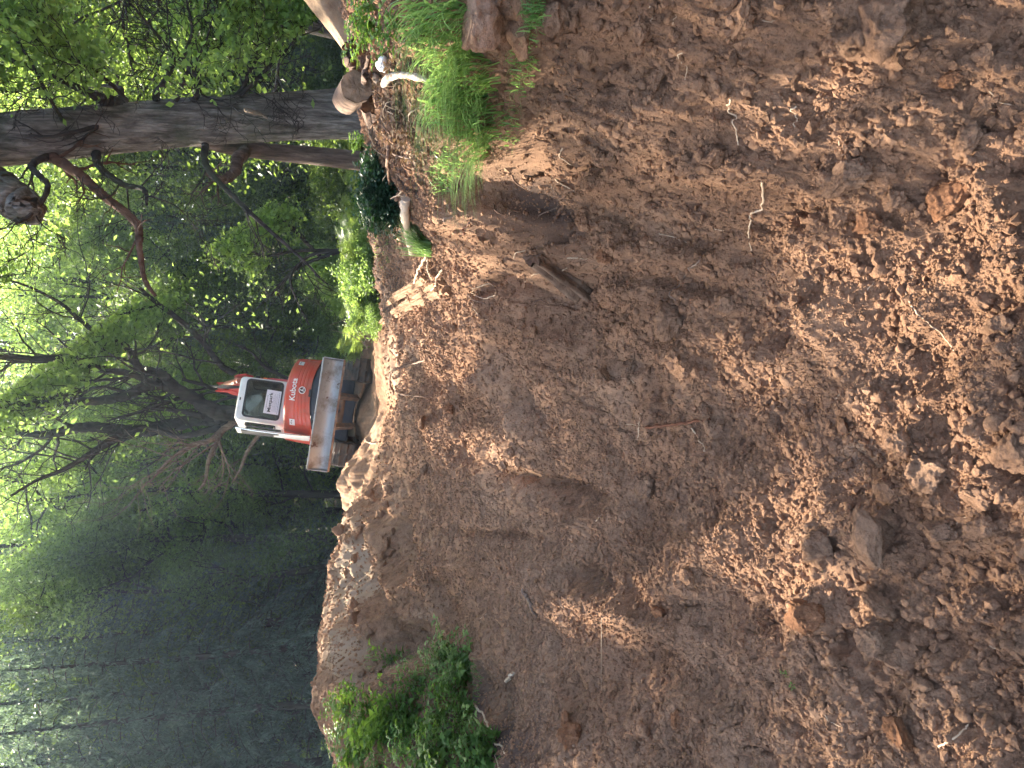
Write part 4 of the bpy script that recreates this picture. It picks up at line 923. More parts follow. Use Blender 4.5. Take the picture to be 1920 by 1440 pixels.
for sx in (-.10, .10):
    b = MB(); beam(b, [(BX + sx, 1.3, 2.315), (BX + sx, 1.5, 2.49), (BX + sx, 1.66, 2.602)], [.025] * 3, [.2, .18, .08]); supb(b); b.build('bracket', M_redd, bo, smooth=False)
b = MB(); beam(b, [(BX, 2.35, 2.945), (BX, 2.75, 2.63), (BX, 3.1, 1.6)], [.14, .15, .12], [.14, .26, .16]); supb(b); b.build('dipper_arm', M_redd, EX, smooth=False)
for q in range(3):
    b = MB(); tube(b, sup(spline([(BX - .12 + q * .02, 1.2, 1.9), (BX - .14 - q * .03, 1.45, 2.65 + q * .04), (BX - .10, 1.9, 3.0 + q * .05), (BX - .05, 2.3, 2.77)], 24)), .012, 7); b.build('hose', M_black, bo)

# ================================================================ VEGETATION
M_leafg = mat_leaf('green_leaf', (.020, .058, .016), (.060, .125, .030), (.25, .37, .06), .45)
M_leafy = mat_leaf('yellow_green_leaf', (.040, .10, .024), (.10, .19, .045), (.42, .62, .13), .5)
M_needle = mat_leaf('conifer_spray', (.006, .020, .022), (.10, .155, .140), (.26, .38, .22), .40, .24)
M_weed = mat_leaf('weed_leaf', (.04, .10, .02), (.12, .22, .06), (.30, .50, .06), .45, .62)
M_laurel = mat_leaf('dark_glossy_leaf', (.010, .035, .018), (.030, .075, .035), (.06, .15, .04), .25, .3)
M_grass = mat_leaf('grass_blade', (.07, .18, .045), (.24, .40, .13), (.38, .58, .15), .4, .4)
M_fern = mat_leaf('fern_frond', (.04, .10, .02), (.11, .19, .04), (.42, .56, .12), .45)
M_dry = mat_leaf('dry_litter', (.10, .055, .032), (.28, .18, .10), (.3, .2, .1), .25, .7)
def bark_mat(name, dark, mid, lite, vs=8, green=None):
    mt, t, b, o = new_mat(name); L = t.links.new
    tc = N(t, 'ShaderNodeTexCoord'); mp = N(t, 'ShaderNodeMapping'); mp.inputs['Scale'].default_value = (1, 1, .16); L(tc.outputs['Object'], mp.inputs[0])
    n1 = N(t, 'ShaderNodeTexNoise', Scale=vs, Detail=8, Roughness=.7, Distortion=.4); L(mp.outputs[0], n1.inputs['Vector'])
    r = ramp(t, [(.36, dark), (.52, mid), (.7, lite)]); L(n1.outputs[0], r.inputs[0]); last = r.outputs[0]
    n2 = N(t, 'ShaderNodeTexNoise', Scale=1.6, Detail=6, Roughness=.7); L(tc.outputs['Object'], n2.inputs['Vector'])
    r2 = ramp(t, [(.50, (0, 0, 0)), (.66, (.75, .75, .75))]); L(n2.outputs[0], r2.inputs[0])
    mm = N(t, 'ShaderNodeMix', _data_type='RGBA'); L(r2.outputs[0], mm.inputs[0]); L(last, mm.inputs[6]); mm.inputs[7].default_value = (*(green or (.045, .055, .03)), 1); L(mm.outputs[2], b.inputs['Base Color'])
    b.inputs['Roughness'].default_value = .95; b.inputs['Specular IOR Level'].default_value = .1
    bp = N(t, 'ShaderNodeBump', Strength=1, Distance=.03); L(n1.outputs[0], bp.inputs['Height']); L(bp.outputs[0], b.inputs['Normal'])
    return mt
M_trunk = bark_mat('oak_bark', (.055, .048, .041), (.155, .138, .120), (.32, .295, .26), 20)
M_trunk2 = bark_mat('red_brown_bark', (.05, .036, .030), (.12, .09, .072), (.22, .17, .14), 14)
M_tdark = bark_mat('dark_bark', (.018, .016, .015), (.045, .038, .034), (.085, .072, .062), 9)
M_redlimb = bark_mat('rust_bark', (.045, .027, .019), (.095, .056, .039), (.16, .10, .072), 9, (.10, .05, .03))
M_dead = bark_mat('dead_wood', (.09, .065, .045), (.22, .17, .12), (.36, .29, .21), 12, (.12, .10, .07))

def unit(a): return a / (np.linalg.norm(a, axis=-1, keepdims=True) + 1e-12)
def leaves(mb, C, size, rg, asp=.55, upb=.5, droop=0.0, smin=.6):
    n_ = len(C); nrm = rg.normal(size=(n_, 3)); nrm[:, 2] = np.abs(nrm[:, 2]) + upb; nrm = unit(nrm)
    d = rg.normal(size=(n_, 3)); d[:, 2] -= droop; d = unit(d - nrm * (d * nrm).sum(1)[:, None]); s = np.cross(nrm, d)
    L_ = size * rg.uniform(smin, 1.25, n_)[:, None]
    V = np.stack([C - d * L_ * .5, C - d * L_ * .05 + s * L_ * asp * .5 + nrm * L_ * .06, C + d * L_ * .5, C - d * L_ * .05 - s * L_ * asp * .5 + nrm * L_ * .06], 1)
    mb.add(V.reshape(-1, 3), np.arange(n_ * 4).reshape(-1, 4))
def rotdir(d, ang, rg):
    a = rg.normal(size=3); a = a - d * np.dot(a, d); a /= np.linalg.norm(a); return unit(d * math.cos(ang) + a * math.sin(ang))
def grow(mb, p, d, L_, r, lev, tips, rg, kids=(6, 5, 4), up_=.12, wob=.22, ang=(.5, 1.1), grav=0.0, sides=(10, 7, 5, 4), lf=.58, rf=.5, tfrom=.3):
    n_ = 9 if lev > 1 else 6; P = [np.array(p, float)]; d = unit(np.array(d, float))
    for q in range(n_ - 1):
        d = unit(d + rg.normal(size=3) * wob + np.array([0, 0, up_ - grav])); P.append(P[-1] + d * L_ / (n_ - 1))
    P = np.array(P); R_ = r * np.linspace(1, .35, n_); tube(mb, P, R_, sides[min(len(sides) - 1, 3 - lev if lev <= 3 else 0)], cap=False)
    if lev == 0: tips.extend(P[2:]); return
    tips.append(P[-1])
    for q in range(kids[lev - 1]):
        t = tfrom + (1 - tfrom) * (q + rg.random()) / kids[lev - 1]; k_ = min(n_ - 2, int(t * (n_ - 1))); fr_ = t * (n_ - 1) - k_
        pp = P[k_] * (1 - fr_) + P[k_ + 1] * fr_; dd = rotdir(unit(P[k_ + 1] - P[k_]), rg.uniform(*ang), rg)
        grow(mb, pp, dd, L_ * lf * rg.uniform(.7, 1.2) * (1.15 - .5 * t), max(.004, r * rf * (1.1 - .5 * t)), lev - 1, tips, rg, kids, up_, wob, ang, grav, sides, lf, rf)

# --- where the photo shows sun on the ground: the crowns overhead are open along those sight lines to the sun
LIT = [(690,1090,55,150,0),(640,980,22,60,0),(640,1180,30,90,0),(715,1260,50,50,0),(1105,1165,75,26,22),(1190,1130,62,34,-30),(1290,1065,95,34,-35),(1385,1000,70,36,-40),(1430,1110,90,34,30),(1560,1125,110,50,20),(1510,960,46,60,0),
 (1300,685,36,22,0),(1375,655,62,26,20),(1430,720,60,26,0),(1520,520,50,60,0),(1640,600,150,34,33),(1760,550,130,50,30),(1875,420,80,110,0),(1850,600,60,50,0),(1905,300,40,60,0),(1450,150,60,46,0),(1560,205,50,36,0),(1730,775,60,46,20),(1840,880,80,70,0),(1905,1000,40,80,0),
 (850,640,46,70,0),(742,700,24,60,0),(705,780,12,80,0),(905,850,70,30,10),(820,800,14,40,0),(880,440,64,90,0),(815,540,36,50,0),(760,600,20,40,0),(640,60,60,110,0),(690,110,50,90,0),(850,150,110,150,0),(935,60,60,70,0),(650,520,50,170,0),(625,320,30,70,0),
 (1850,1385,60,60,0),(1740,1360,50,30,20),(990,1420,26,40,0),(1075,1440,40,30,0),(670,1340,40,90,0),(1020,340,30,60,0),(1240,1290,30,22,0),(698,760,22,70,0),(640,770,30,60,0)]
def sun_open(P, thinned=True):
    """True where a leaf at P would shade a patch the photo shows in sun"""
    Q = P.copy(); z_ = np.full(len(P), .5)
    for it in range(3):
        t = (P[:, 2] - z_) / sdir[2]; Q = P - sdir[None] * t[:, None]; z_ = ground(Q[:, 0], Q[:, 1])
    px, py = to_px(np.stack([Q[:, 0], Q[:, 1], z_], -1)); ok = Q[:, 1] > .3; wobx = 10 * (fbm(Q[:, 0] * 3, Q[:, 1] * 3, 2, 999)); m_ = np.zeros(len(P), bool)
    for cx, cy, rx, ry, an in LIT:
        a = math.radians(an); dx = px - cx + wobx; dy = py - cy + wobx
        rx, ry = rx * 1.4, ry * 1.4; m_ |= (((dx * math.cos(a) + dy * math.sin(a)) / rx) ** 2 + ((-dx * math.sin(a) + dy * math.cos(a)) / ry) ** 2) < 1
    m_ &= ok
    for c, r_ in ((EO + [-.7, 0, 2.0], .9), (EO + [.0, -.9, 1.6], .55)):
        d = P - c; al = d @ sdir; m_ |= (np.linalg.norm(d - al[:, None] * sdir, axis=1) < r_) & (al > 0)
    if not thinned: return m_
    thin = np.where(px > 1450, .66, np.where(px > 1150, .40, .12)) * (ok & (px < 2100)) * (fbm(Q[:, 0] * 1.2, Q[:, 1] * 1.2, 2, 1010) > np.where(px > 1450, -.45, -.12))
    return m_ | (hsh(np.floor(P[:, 0] * 997), np.floor(P[:, 1] * 991), 3) < thin)

# --- the big trunk on the right, with the leaning second trunk and limbs
def px_path(L_, n_):
    return spline(np.array([at(px, py, Y) for px, py, Y in L_]), n_)
def trunk_mesh(mb, C, R_, sides, amp=.06, seed=0, freq=9, bigf=1.8):
    C = np.asarray(C); n_ = len(C); th = np.linspace(0, 2 * np.pi, sides, endpoint=False); zl = np.concatenate([[0], np.cumsum(np.linalg.norm(np.diff(C, axis=0), axis=1))])
    ridg_ = 1 - np.abs(fbm(th[None] * freq / 2 + 0 * zl[:, None] + fbm(zl[:, None] * .8 + 0 * th[None], th[None] * 1.0 + 0 * zl[:, None], 2, 3) * 1.2, zl[:, None] * 1.6 + seed + 0 * th[None], 4, 21)) * 2
    big = fbm(np.cos(th)[None] * 1.5 + 0 * zl[:, None], np.sin(th)[None] * 1.5 + zl[:, None] * .7 + seed, 3, 9)
    R2 = R_[:, None] * (1 + amp * ridg_ + amp * bigf * big)
    T = unit(np.gradient(C, axis=0)); u_ = unit(np.cross(T, np.array([0, 1., 0]))); w_ = np.cross(T, u_)
    V = C[:, None] + R2[..., None] * (np.cos(th)[None, :, None] * u_[:, None] + np.sin(th)[None, :, None] * w_[:, None])
    ii = np.arange(n_ - 1)[:, None] * sides; jj = np.arange(sides)[None]; j3 = (jj + 1) % sides
    mb.add(V.reshape(-1, 3), np.stack([ii + jj, ii + j3, ii + sides + j3, ii + sides + jj], -1).reshape(-1, 4))
def pxr(w_, Y): return w_ / 2 / F * Y * 1.02
rg = np.random.default_rng(5)
T1 = empty('oak_tree', at(705, 212, 8.6)); tag(T1, 'thick grey-barked tree rising behind the stump heap', 'tree'); T1o = np.array(T1.location)
C = px_path([(740,208,8.6),(690,211,8.6),(600,216,8.6),(400,226,8.6),(200,243,8.6),(60,256,8.6),(-120,272,8.6),(-700,300,8.4),(-1400,330,8.2)], 260) - T1o
R_ = interp([62,50,44,42,42,44,42,36,24], 260) / F * 8.6
b = MB(); trunk_mesh(b, C, R_ * .93, 220, .045, 2, 26, .6); b.build('trunk', M_trunk, T1)
def limb(parent, L_, wpx, mat, name='branch', kids=None, seed=0, leaf=None, Yref=None, sides=14, extra_tips=None, woff=None, amp=.06, **kw):
    o_ = np.array(parent.location); Yr = Yref or L_[0][2]; n_ = max(24, len(L_) * 12)
    C = px_path(L_, n_) - o_; R_ = interp(np.array(wpx) / 2 / F * Yr, n_); b = MB(); rgl = np.random.default_rng(900 + seed)
    C[1:-1] += rgl.normal(size=(n_ - 2, 3)) * R_[1:-1, None] * .10
    trunk_mesh(b, C, R_, sides, amp, seed, 4); tips = []
    if kids:
        for q in range(kids[0]):
            t = rgl.uniform(.15, 1); k_ = int(t * (n_ - 2)); d = rotdir(unit(C[k_ + 1] - C[k_]), rgl.uniform(.4, 1.2), rgl)
            grow(b, C[k_], d, kids[1] * rgl.uniform(.5, 1.2), max(.006, R_[k_] * .4), kids[2], tips, rgl, **kw)
    tips += [C[-1]]
    ob = b.build(name, mat, parent); 
    return ob, np.array(tips), C
limb(T1, [(95,285,8.6),(150,320,8.4),(200,372,8.2),(262,425,8.0),(270,520,7.9),(300,562,7.9)], [26,24,22,20,13,9], M_redlimb, seed=3, kids=(5, .7, 1), kids_=None) if False else None
l1, tp1, c1 = limb(T1, [(70,282,8.6),(100,296,8.5),(150,328,8.4),(200,372,8.2),(255,418,8.0),(262,470,7.95),(272,525,7.9),(292,556,7.9)], [20,17,15,13,12,9,7,5], M_redlimb, seed=3, kids=(7, .55, 1), grav=.1)
l1['label'] = 'rust-red limb bending down from the thick trunk'
limb(T1, [(-260,300,8.6),(-140,318,8.4),(-50,335,8.2),(10,362,8.1),(45,388,8.0),(60,400,8.0)], [60,70,66,58,50,34], M_trunk, seed=7, amp=.035, sides=40)
limb(T1, [(250,215,8.6),(215,196,8.5),(170,176,8.4),(90,140,8.3),(0,105,8.2),(-120,60,8.0)], [34,24,13,9,7,5], M_tdark, seed=9, kids=(6, 1.1, 2))
limb(T1, [(300,200,8.6),(292,180,8.4),(310,150,8.1),(325,110,8.0),(290,60,7.8),(230,-10,7.6)], [13,11,9,7,5,3], M_tdark, seed=10, kids=(7, .9, 2), grav=.05)
limb(T1, [(350,196,8.6),(370,178,8.3),(372,150,8.1),(345,110,8.0),(360,60,7.9),(350,0,7.7)], [10,9,7,5,4,3], M_tdark, seed=11, kids=(8, .8, 2), grav=.05)
limb(T1, [(430,190,8.6),(455,165,8.4),(470,130,8.2),(490,90,8.1),(480,40,7.9)], [8,7,6,4,3], M_tdark, seed=12, kids=(9, .8, 2), grav=.08)
limb(T1, [(180,282,8.6),(185,310,8.3),(230,345,8.1),(270,355,8.0),(275,385,7.9)], [14,11,9,7,4], M_tdark, seed=13, kids=(6, .7, 2), grav=.1)
limb(T1, [(385,270,8.6),(384,300,8.4),(400,330,8.2),(470,400,8.0),(560,480,7.7),(600,520,7.6)], [12,11,9,7,4,2], M_tdark, seed=14, kids=(8, .5, 1), grav=.12)
limb(T1, [(478,212,8.1),(462,206,8.0),(466,208,7.9),(488,214,7.9),(502,222,7.9)], [8,7,6,5,3], M_dead, seed=15)
limb(T1, [(110,285,8.6),(60,310,8.3),(90,350,8.1),(60,400,7.9),(30,420,7.8)], [12,10,8,6,4], M_tdark, seed=16, kids=(7, .8, 2))
T2 = empty('leaning_tree', at(700, 305, 9.3)); tag(T2, 'slimmer red-brown trunk leaning into the thick grey tree', 'tree'); 
C = px_path([(730,306,9.3),(690,303,9.3),(600,293,9.3),(500,284,9.3),(420,273,9.2),(370,262,9.1),(250,256,9.2),(0,250,9.5),(-300,262,9.8)], 160) - np.array(T2.location)
b = MB(); trunk_mesh(b, C, interp([35,34,31,28,26,23,20,16,12], 160) / 2 / F * 9.3, 60, .05, 5, 9); b.build('trunk', M_trunk2, T2)
limb(T2, [(462,282,9.2),(445,300,9.0),(442,318,8.9),(425,336,8.8),(405,334,8.7),(385,322,8.6)], [20,19,17,14,12,8], M_trunk2, seed=21, kids=(4, .5, 1), grav=.1)
# crown of the big tree, above the frame
def add_crown(parent, tips, n_, sig, size, mat, rg_, hole=True, keep=1.0, asp=.55, upb=.5, droop=.1, name='crown'):
    tips = np.asarray(tips); C = np.repeat(tips, n_, axis=0) + rg_.normal(size=(len(tips) * n_, 3)) * sig
    o_ = np.array(parent.location) if parent is not None else 0
    if hole: C = C[~(sun_open(C + o_) & (rg_.random(len(C)) < .985))]
    b = MB(); leaves(b, C, size, rg_, asp, upb, droop); return b.build(name, mat, parent, smooth=False)
tlow = []
for q, (L_, k_) in enumerate([([(240,190,8.4),(200,150,8.2),(140,110,8.0),(60,70,7.9),(0,30,7.8)], 8), ([(330,190,8.4),(350,140,8.2),(380,90,8.0),(400,30,7.9),(410,-30,7.8)], 8), ([(120,230,8.4),(90,180,8.0),(60,120,7.8),(20,60,7.6)], 6), ([(450,180,8.4),(500,130,8.2),(540,90,8.1),(570,40,8.0)], 7)]):
    o_, t_, c_ = limb(T1, L_, [7, 6, 4, 3, 2][:len(L_)], M_tdark, seed=80 + q, kids=(k_, .9, 2), sides=8, grav=.05); tlow.append(t_)
tlow = np.concatenate(tlow); tlow = tlow[(to_px(tlow + T1o)[1] < 150) & (rg.random(len(tlow)) < .8)]
add_crown(T1, tlow, 5, .12, .085, M_leafy, rg, name='foliage')
b = MB(); tips = []
for q in range(9):
    base = T1o + np.array([-.6, -.05, 0]) * .1; a_ = rg.uniform(0, 6.28); p = np.array([-.45, -.1, 8.6 - T1o[2] + rg.uniform(-1, 3)])
    grow(b, p, [math.cos(a_), math.sin(a_) * .7 + .2, .5], 3.4, .09, 2, tips, rg, kids=(5, 6, 4))
b.build('branch', M_tdark, T1); add_crown(T1, tips, 28, .28, .13, M_leafg, rg)

# --- the many-stemmed tree behind the excavator
YC = 19.0
T4 = empty('many_stemmed_tree', at(655, 775, YC)); tag(T4, 'spreading tree with many bare stems fanning out behind the excavator', 'tree')
stems = [
 ([(700,770),(600,775),(500,780),(430,782),(370,786),(300,806),(235,806),(160,800),(80,815),(0,805),(-150,800)], [44.4, 41.4, 37.0, 34.0, 25.2, 20.0, 19.2, 17.8, 14.8, 11.1, 7.4], 3),
 ([(460,778),(400,770),(330,728),(280,722),(235,742),(180,752),(130,752),(60,757),(0,762),(-120,760)], [29.6, 25.2, 19.2, 17.8, 16.3, 14.1, 13.3, 9.6, 6.7, 4.4], 3),
 ([(330,728),(300,700),(262,690),(236,650),(190,632),(150,600),(115,570),(60,540),(0,520)], [17.8, 14.8, 13.3, 11.1, 8.9, 6.7, 5.2, 3.7, 3.0], 3),
 ([(440,700),(420,690),(400,668),(370,630),(330,595),(290,565),(262,540)], [11.1, 10.4, 9.6, 9.6, 8.9, 7.4, 5.2], 2),
 ([(300,722),(240,700),(180,690),(130,672),(60,672),(0,668),(-80,665)], [11.8, 11.1, 12.6, 13.3, 9.6, 6.7, 4.4], 2),
 ([(235,806),(200,830),(170,850),(120,880),(70,900),(20,930)], [13.3, 11.1, 9.6, 7.4, 5.2, 3.7], 2),
 ([(440,790),(420,800),(370,812),(330,818),(270,800),(230,820),(180,850),(160,880)], [14.8, 13.3, 11.8, 10.4, 8.9, 7.4, 5.2, 3.0], 2),
 ([(440,790),(410,812),(395,825),(350,840),(310,870),(280,905)], [11.8, 10.4, 8.9, 6.7, 4.4, 2.2], 2),
 ([(420,800),(405,830),(392,860),(385,900),(372,920)], [8.9, 7.4, 6.7, 5.2, 2.2], 1),
 ([(500,800),(482,820),(462,850),(450,880),(435,905)], [7.4, 6.7, 5.9, 4.4, 2.2], 1),
 ([(380,780),(330,770),(290,765),(250,775),(200,790)], [10.4, 8.1, 5.9, 4.4, 3.0], 2),
 ([(300,700),(250,706),(200,712),(150,712),(120,690)], [7.4, 5.9, 5.2, 3.7, 3.0], 2),
 ([(560,720),(500,690),(470,660),(440,645)], [7.4, 6.7, 4.4, 3.0], 1),
]
alltips = []; rgc = np.random.default_rng(77)
for q, (L_, w_, lv) in enumerate(stems):
    dy = rgc.uniform(-.35, .35); k_ = len(L_)
    P3 = [(a_, c_, YC + dy * j_ + (0 if j_ else 0)) for j_, (a_, c_) in enumerate(L_)]
    ob, tp, cc = limb(T4, P3, w_, M_dead if q in (7, 8, 9) else M_tdark, name='trunk' if q == 0 else 'branch', seed=30 + q, kids=(9, 1.9, 1 if lv < 3 else 2) if q not in (8, 9, 12) else (4, .5, 1), Yref=YC, wob=.2)
    if q not in (7, 8, 9, 12): alltips.append(tp)
alltips = np.concatenate(alltips)
sel = alltips[rgc.random(len(alltips)) < .8]; sel[:, 1] += np.abs(rgc.normal(size=len(sel))) * 1.3
add_crown(T4, sel, 16, .34, .15, M_leafy, rgc)
# high crown: unseen leaves added to shade the clearing, open over sunlit patches
def shade_crown(tree, x0, x1, y0, y1, z0, z1, nb, root, mat, rg_, n_leaf=26, hgt=None):
    o_ = np.array(tree.location); b = MB(); tips = []
    for q in range(nb):
        tx, ty, tz = rg_.uniform(x0, x1), rg_.uniform(y0, y1), rg_.uniform(z0, z1); T_ = np.array([tx, ty, tz]); mid = (root * .45 + T_ * .55) + [0, 0, .8]
        C = spline([root, mid, T_], 12) - o_; tube(b, C, np.linspace(.11, .025, 12), 6, cap=False)
        for k_ in range(5, 12, 2):
            if sun_open(C[k_][None] + o_, False)[0]: continue
            grow(b, C[k_], rotdir(unit(C[k_] - C[k_ - 1]), .8, rg_), 1.7, .02, 1, tips, rg_, kids=(5, 4, 4), up_=.02)
    b.build('branch', M_tdark, tree); tips = np.array(tips)
    pc = to_px(tips + o_); tips = tips[(pc[0] < -70) | (np.abs(pc[1] - 720) > 800)]      # the crown ends well above the view
    return add_crown(tree, tips, n_leaf, .26, .17, mat, rg_)
shade_crown(T4, -6.5, 3.5, 10.5, 21.5, 9.8, 12.8, 44, at(80, 790, YC) + [0, 0, 2], M_leafy, rgc)
T5 = empty('added_shade_tree', (-11.5, 12.5, float(ground(-11.5, 12.5)) - .2)); tag(T5, 'unseen tall tree added beside the clearing to shade it', 'tree')  # added out of view to carry the crown that dapples the clearing
b = MB(); C = spline([(0, 0, 0), (.1, .1, 4), (.4, .2, 8), (.6, .4, 11)], 60); trunk_mesh(b, C, np.linspace(.36, .2, 60), 40, .05, 3, 9); b.build('trunk', M_trunk, T5)
shade_crown(T5, -14, -5.5, 6, 21, 9.4, 12.8, 44, np.array([-11, 13, 9.0]), M_leafg, rgc)
T6 = empty('added_shade_tree', (-6.8, 5.0, float(ground(-6.8, 5.0)) - .2)); tag(T6, 'unseen smaller tree added beside the leafy heap for its shade', 'tree')  # second unseen tree, added for the shade of its crown
b = MB(); C = spline([(0, 0, 0), (.1, .1, 3), (.3, .2, 6), (.3, .4, 8)], 50); trunk_mesh(b, C, np.linspace(.2, .12, 50), 30, .05, 3, 9); b.build('trunk', M_trunk2, T6)
shade_crown(T6, -8.5, -2.0, 3.0, 9.5, 6.4, 9.5, 22, np.array([-6.5, 5.4, 6.2]), M_leafg, rgc)

# --- background broadleaved trees: three kinds, copied
def broad_proto(name, seed, Hh=13.0, mat=M_leafy, nl=30, crown_from=.14, size=.17):
    rg_ = np.random.default_rng(seed); root = empty(name); b = MB(); tips = []
    bend = rg_.normal(size=2) * .5
    C = spline([(0, 0, 0), (bend[0] * .5, bend[1] * .5, Hh * .3), (bend[0], bend[1] * .6, Hh * .6), (bend[0] * .7, bend[1], Hh * .93)], 40); R_ = np.linspace(.19, .04, 40)
    trunk_mesh(b, C, R_, 16, .05, seed, 4)
    for q in range(22):
        t = crown_from + (1 - crown_from) * (q + rg_.random()) / 22; k_ = min(38, int(t * 39)); a_ = q * 2.4 + rg_.uniform(-.4, .4)
        L_ = 3.6 * (1 - .55 * abs(t - .45)) * rg_.uniform(.7, 1.2)
        grow(b, C[k_], [math.cos(a_), math.sin(a_), .35 * rg_.random() + (t - .4) * .5], L_, .05, 2, tips, rg_, kids=(4, 5, 4), up_=.03)
    b.build('trunk', M_tdark, root); add_crown(root, tips, nl, .30, size, mat, rg_, hole=False)
    return root
BP = [broad_proto('beech_tree', 201, 13.5, M_leafy, 14, size=.15), broad_proto('beech_tree', 202, 12.5, M_leafg, 14, size=.15), broad_proto('beech_tree', 203, 14.5, M_leafy, 13, .3, size=.15)]
cnt_b = [0, 0, 0]
def place(protos_, cnts, k_, x, y, s, rz, label, cat, group):
    src = protos_[k_]; o_ = src if cnts[k_] == 0 else copy_tree(src); cnts[k_] += 1
    o_.location = (x, y, float(ground(x, y)) - .12); o_.scale = (s, s, s); o_.rotation_euler = (0, 0, rz); tag(o_, label, cat, group); return o_
bl = [(60, 15.5, 1, .8), (-10, 19, 0, .95), (150, 21, 2, .9), (330, 22, 1, .62), (420, 25, 0, .74), (560, 25, 2, .70), (240, 25, 1, .8), (90, 27, 0, .9), (-80, 24, 2, .9), (-60, 16, 2, .8),
      (500, 30, 0, .9), (640, 28, 0, .82), (700, 33, 2, .95), (360, 31, 2, .9), (200, 32, 0, 1.0), (40, 34, 1, 1.1), (820, 29, 0, .85), (900, 33, 2, .95), (780, 36, 1, 1.1), (960, 27, 0, .8),
      (-150, 29, 0, 1.0), (-200, 20, 1, .9), (1040, 35, 2, 1.0), (1140, 36, 0, 1.05), (1260, 35, 2, 1.0), (1380, 36, 0, 1.05), (1500, 32, 2, 1.0), (620, 22.5, 1, .5), (1010, 24.5, 2, .78), (1120, 27, 2, .9), (930, 25, 0, .72), (1230, 28, 2, .9), (1060, 23.5, 1, .72), (1180, 25.5, 1, .8), (1340, 26, 0, .82), (1440, 25, 1, .8)]
for q, (py, Y, k_, s) in enumerate(bl):
    P = at(590, py, Y); place(BP, cnt_b, k_, P[0], Y, s, rg.uniform(0, 6.28), ['sunlit yellow-green broadleaved tree in the wood behind the clearing', 'darker green broadleaved tree in the wood behind the clearing', 'tall open-crowned tree in the wood behind the clearing'][k_], 'tree', 'broadleaved trees of the wood')

# --- conifers with drooping boughs
def conifer_proto(name, seed, Hh=13.0):
    rg_ = np.random.default_rng(seed); root = empty(name); b = MB(); lv = MB()
    C = spline([(0, 0, 0), (.05, .05, Hh * .5), (0, 0, Hh)], 30); trunk_mesh(b, C, np.linspace(.17, .02, 30), 12, .04, seed, 4)
    nb = 92; VL = []
    for q in range(nb):
        t = (q + rg_.random()) / nb; z_ = 1.0 + (Hh - 1.2) * t; a_ = q * 2.399 + rg_.uniform(-.3, .3); L_ = (2.7 * (1 - t) ** .7 + .25) * rg_.uniform(.65, 1.15)
        if t < .25: L_ *= .75
        s = np.linspace(0, 1, 9); dr = .18 * L_; P = np.stack([math.cos(a_) * L_ * s, math.sin(a_) * L_ * s, z_ + .25 * L_ * s * (1 - s) * 1.2 - (s ** 1.6) * (.42 * L_)], -1)
        tube(b, P, np.linspace(.022, .005, 9), 4, cap=False)
        if t < .16 and rg_.random() < .6: continue
        ns_ = int(230 * L_ / 2); cc = rg_.uniform(.04, 1, 9); ss = np.clip(cc[rg_.integers(0, 9, ns_)] + rg_.normal(size=ns_) * .035, .1, 1); base = np.stack([np.interp(ss, s, P[:, c]) for c in range(3)], -1)
        side = np.array([-math.sin(a_), math.cos(a_), 0]) ; off_ = rg_.normal(size=ns_) * .24 * L_ * .45 * (1.15 - ss); dn = np.abs(rg_.normal(size=ns_)) * .16 + np.abs(off_) * .35
        base = base + side * off_[:, None]; base[:, 2] -= dn; VL.append(base)
    VC = np.concatenate(VL); n_ = len(VC)
    d = np.stack([VC[:, 0] * .22, VC[:, 1] * .22, -np.ones(n_) * .55], -1) + rg_.normal(size=(n_, 3)) * .28; d = unit(d); nrm = unit(np.cross(d, rg_.normal(size=(n_, 3)))); sd = np.cross(nrm, d)
    Ls = rg_.uniform(.10, .24, n_)[:, None]; W_ = Ls * .26
    V = np.stack([VC - d * Ls * .5, VC + sd * W_ * .5, VC + d * Ls * .5, VC - sd * W_ * .5], 1); lv.add(V.reshape(-1, 3), np.arange(n_ * 4).reshape(-1, 4))
    b.build('trunk', M_tdark, root); lv.build('crown', M_needle, root, smooth=False); return root
CP = [conifer_proto('conifer', 301, 13.0), conifer_proto('conifer', 302, 12.2), conifer_proto('conifer', 303, 13.8)]
cnt_c = [0, 0, 0]
cl_ = [(1430, 21.5, .80), (1375, 23.5, .86), (1320, 21.5, .80), (1265, 23, .84), (1210, 21.8, .79), (1160, 23.5, .85), (1110, 25.5, .86), (1060, 26.5, .86), (1010, 27, .86), (1480, 23, .85), (1540, 21, .8), (960, 30, .92), (905, 31, .95),
       (1400, 29, 1.1), (1340, 30, 1.15), (1285, 30, 1.15), (1230, 31, 1.15), (1180, 32, 1.2), (1130, 33, 1.2), (1080, 33, 1.2), (1450, 32, 1.2), (1520, 30, 1.15), (850, 34, 1.15), (600, 33, .8), (500, 26, .55), (430, 23, .5), (380, 27, .6), (300, 24, .5), (560, 28, .6), (130, 21, .5), (30, 22, .5), (640, 24, .42)]
for q, (py, Y, s) in enumerate(cl_):
    P = at(590, py, Y); place(CP, cnt_c, q % 3, P[0], Y, s, rg.uniform(0, 6.28), 'low dark conifer in the shade under the broadleaved trees' if s < .65 else ('dark conifer with drooping boughs in the front row' if Y < 27 else 'dark conifer standing deeper in the wood behind the front row'), 'conifer', 'low conifers under the trees' if s < .65 else ('front row of conifers' if Y < 27 else 'conifers deeper in the wood'))

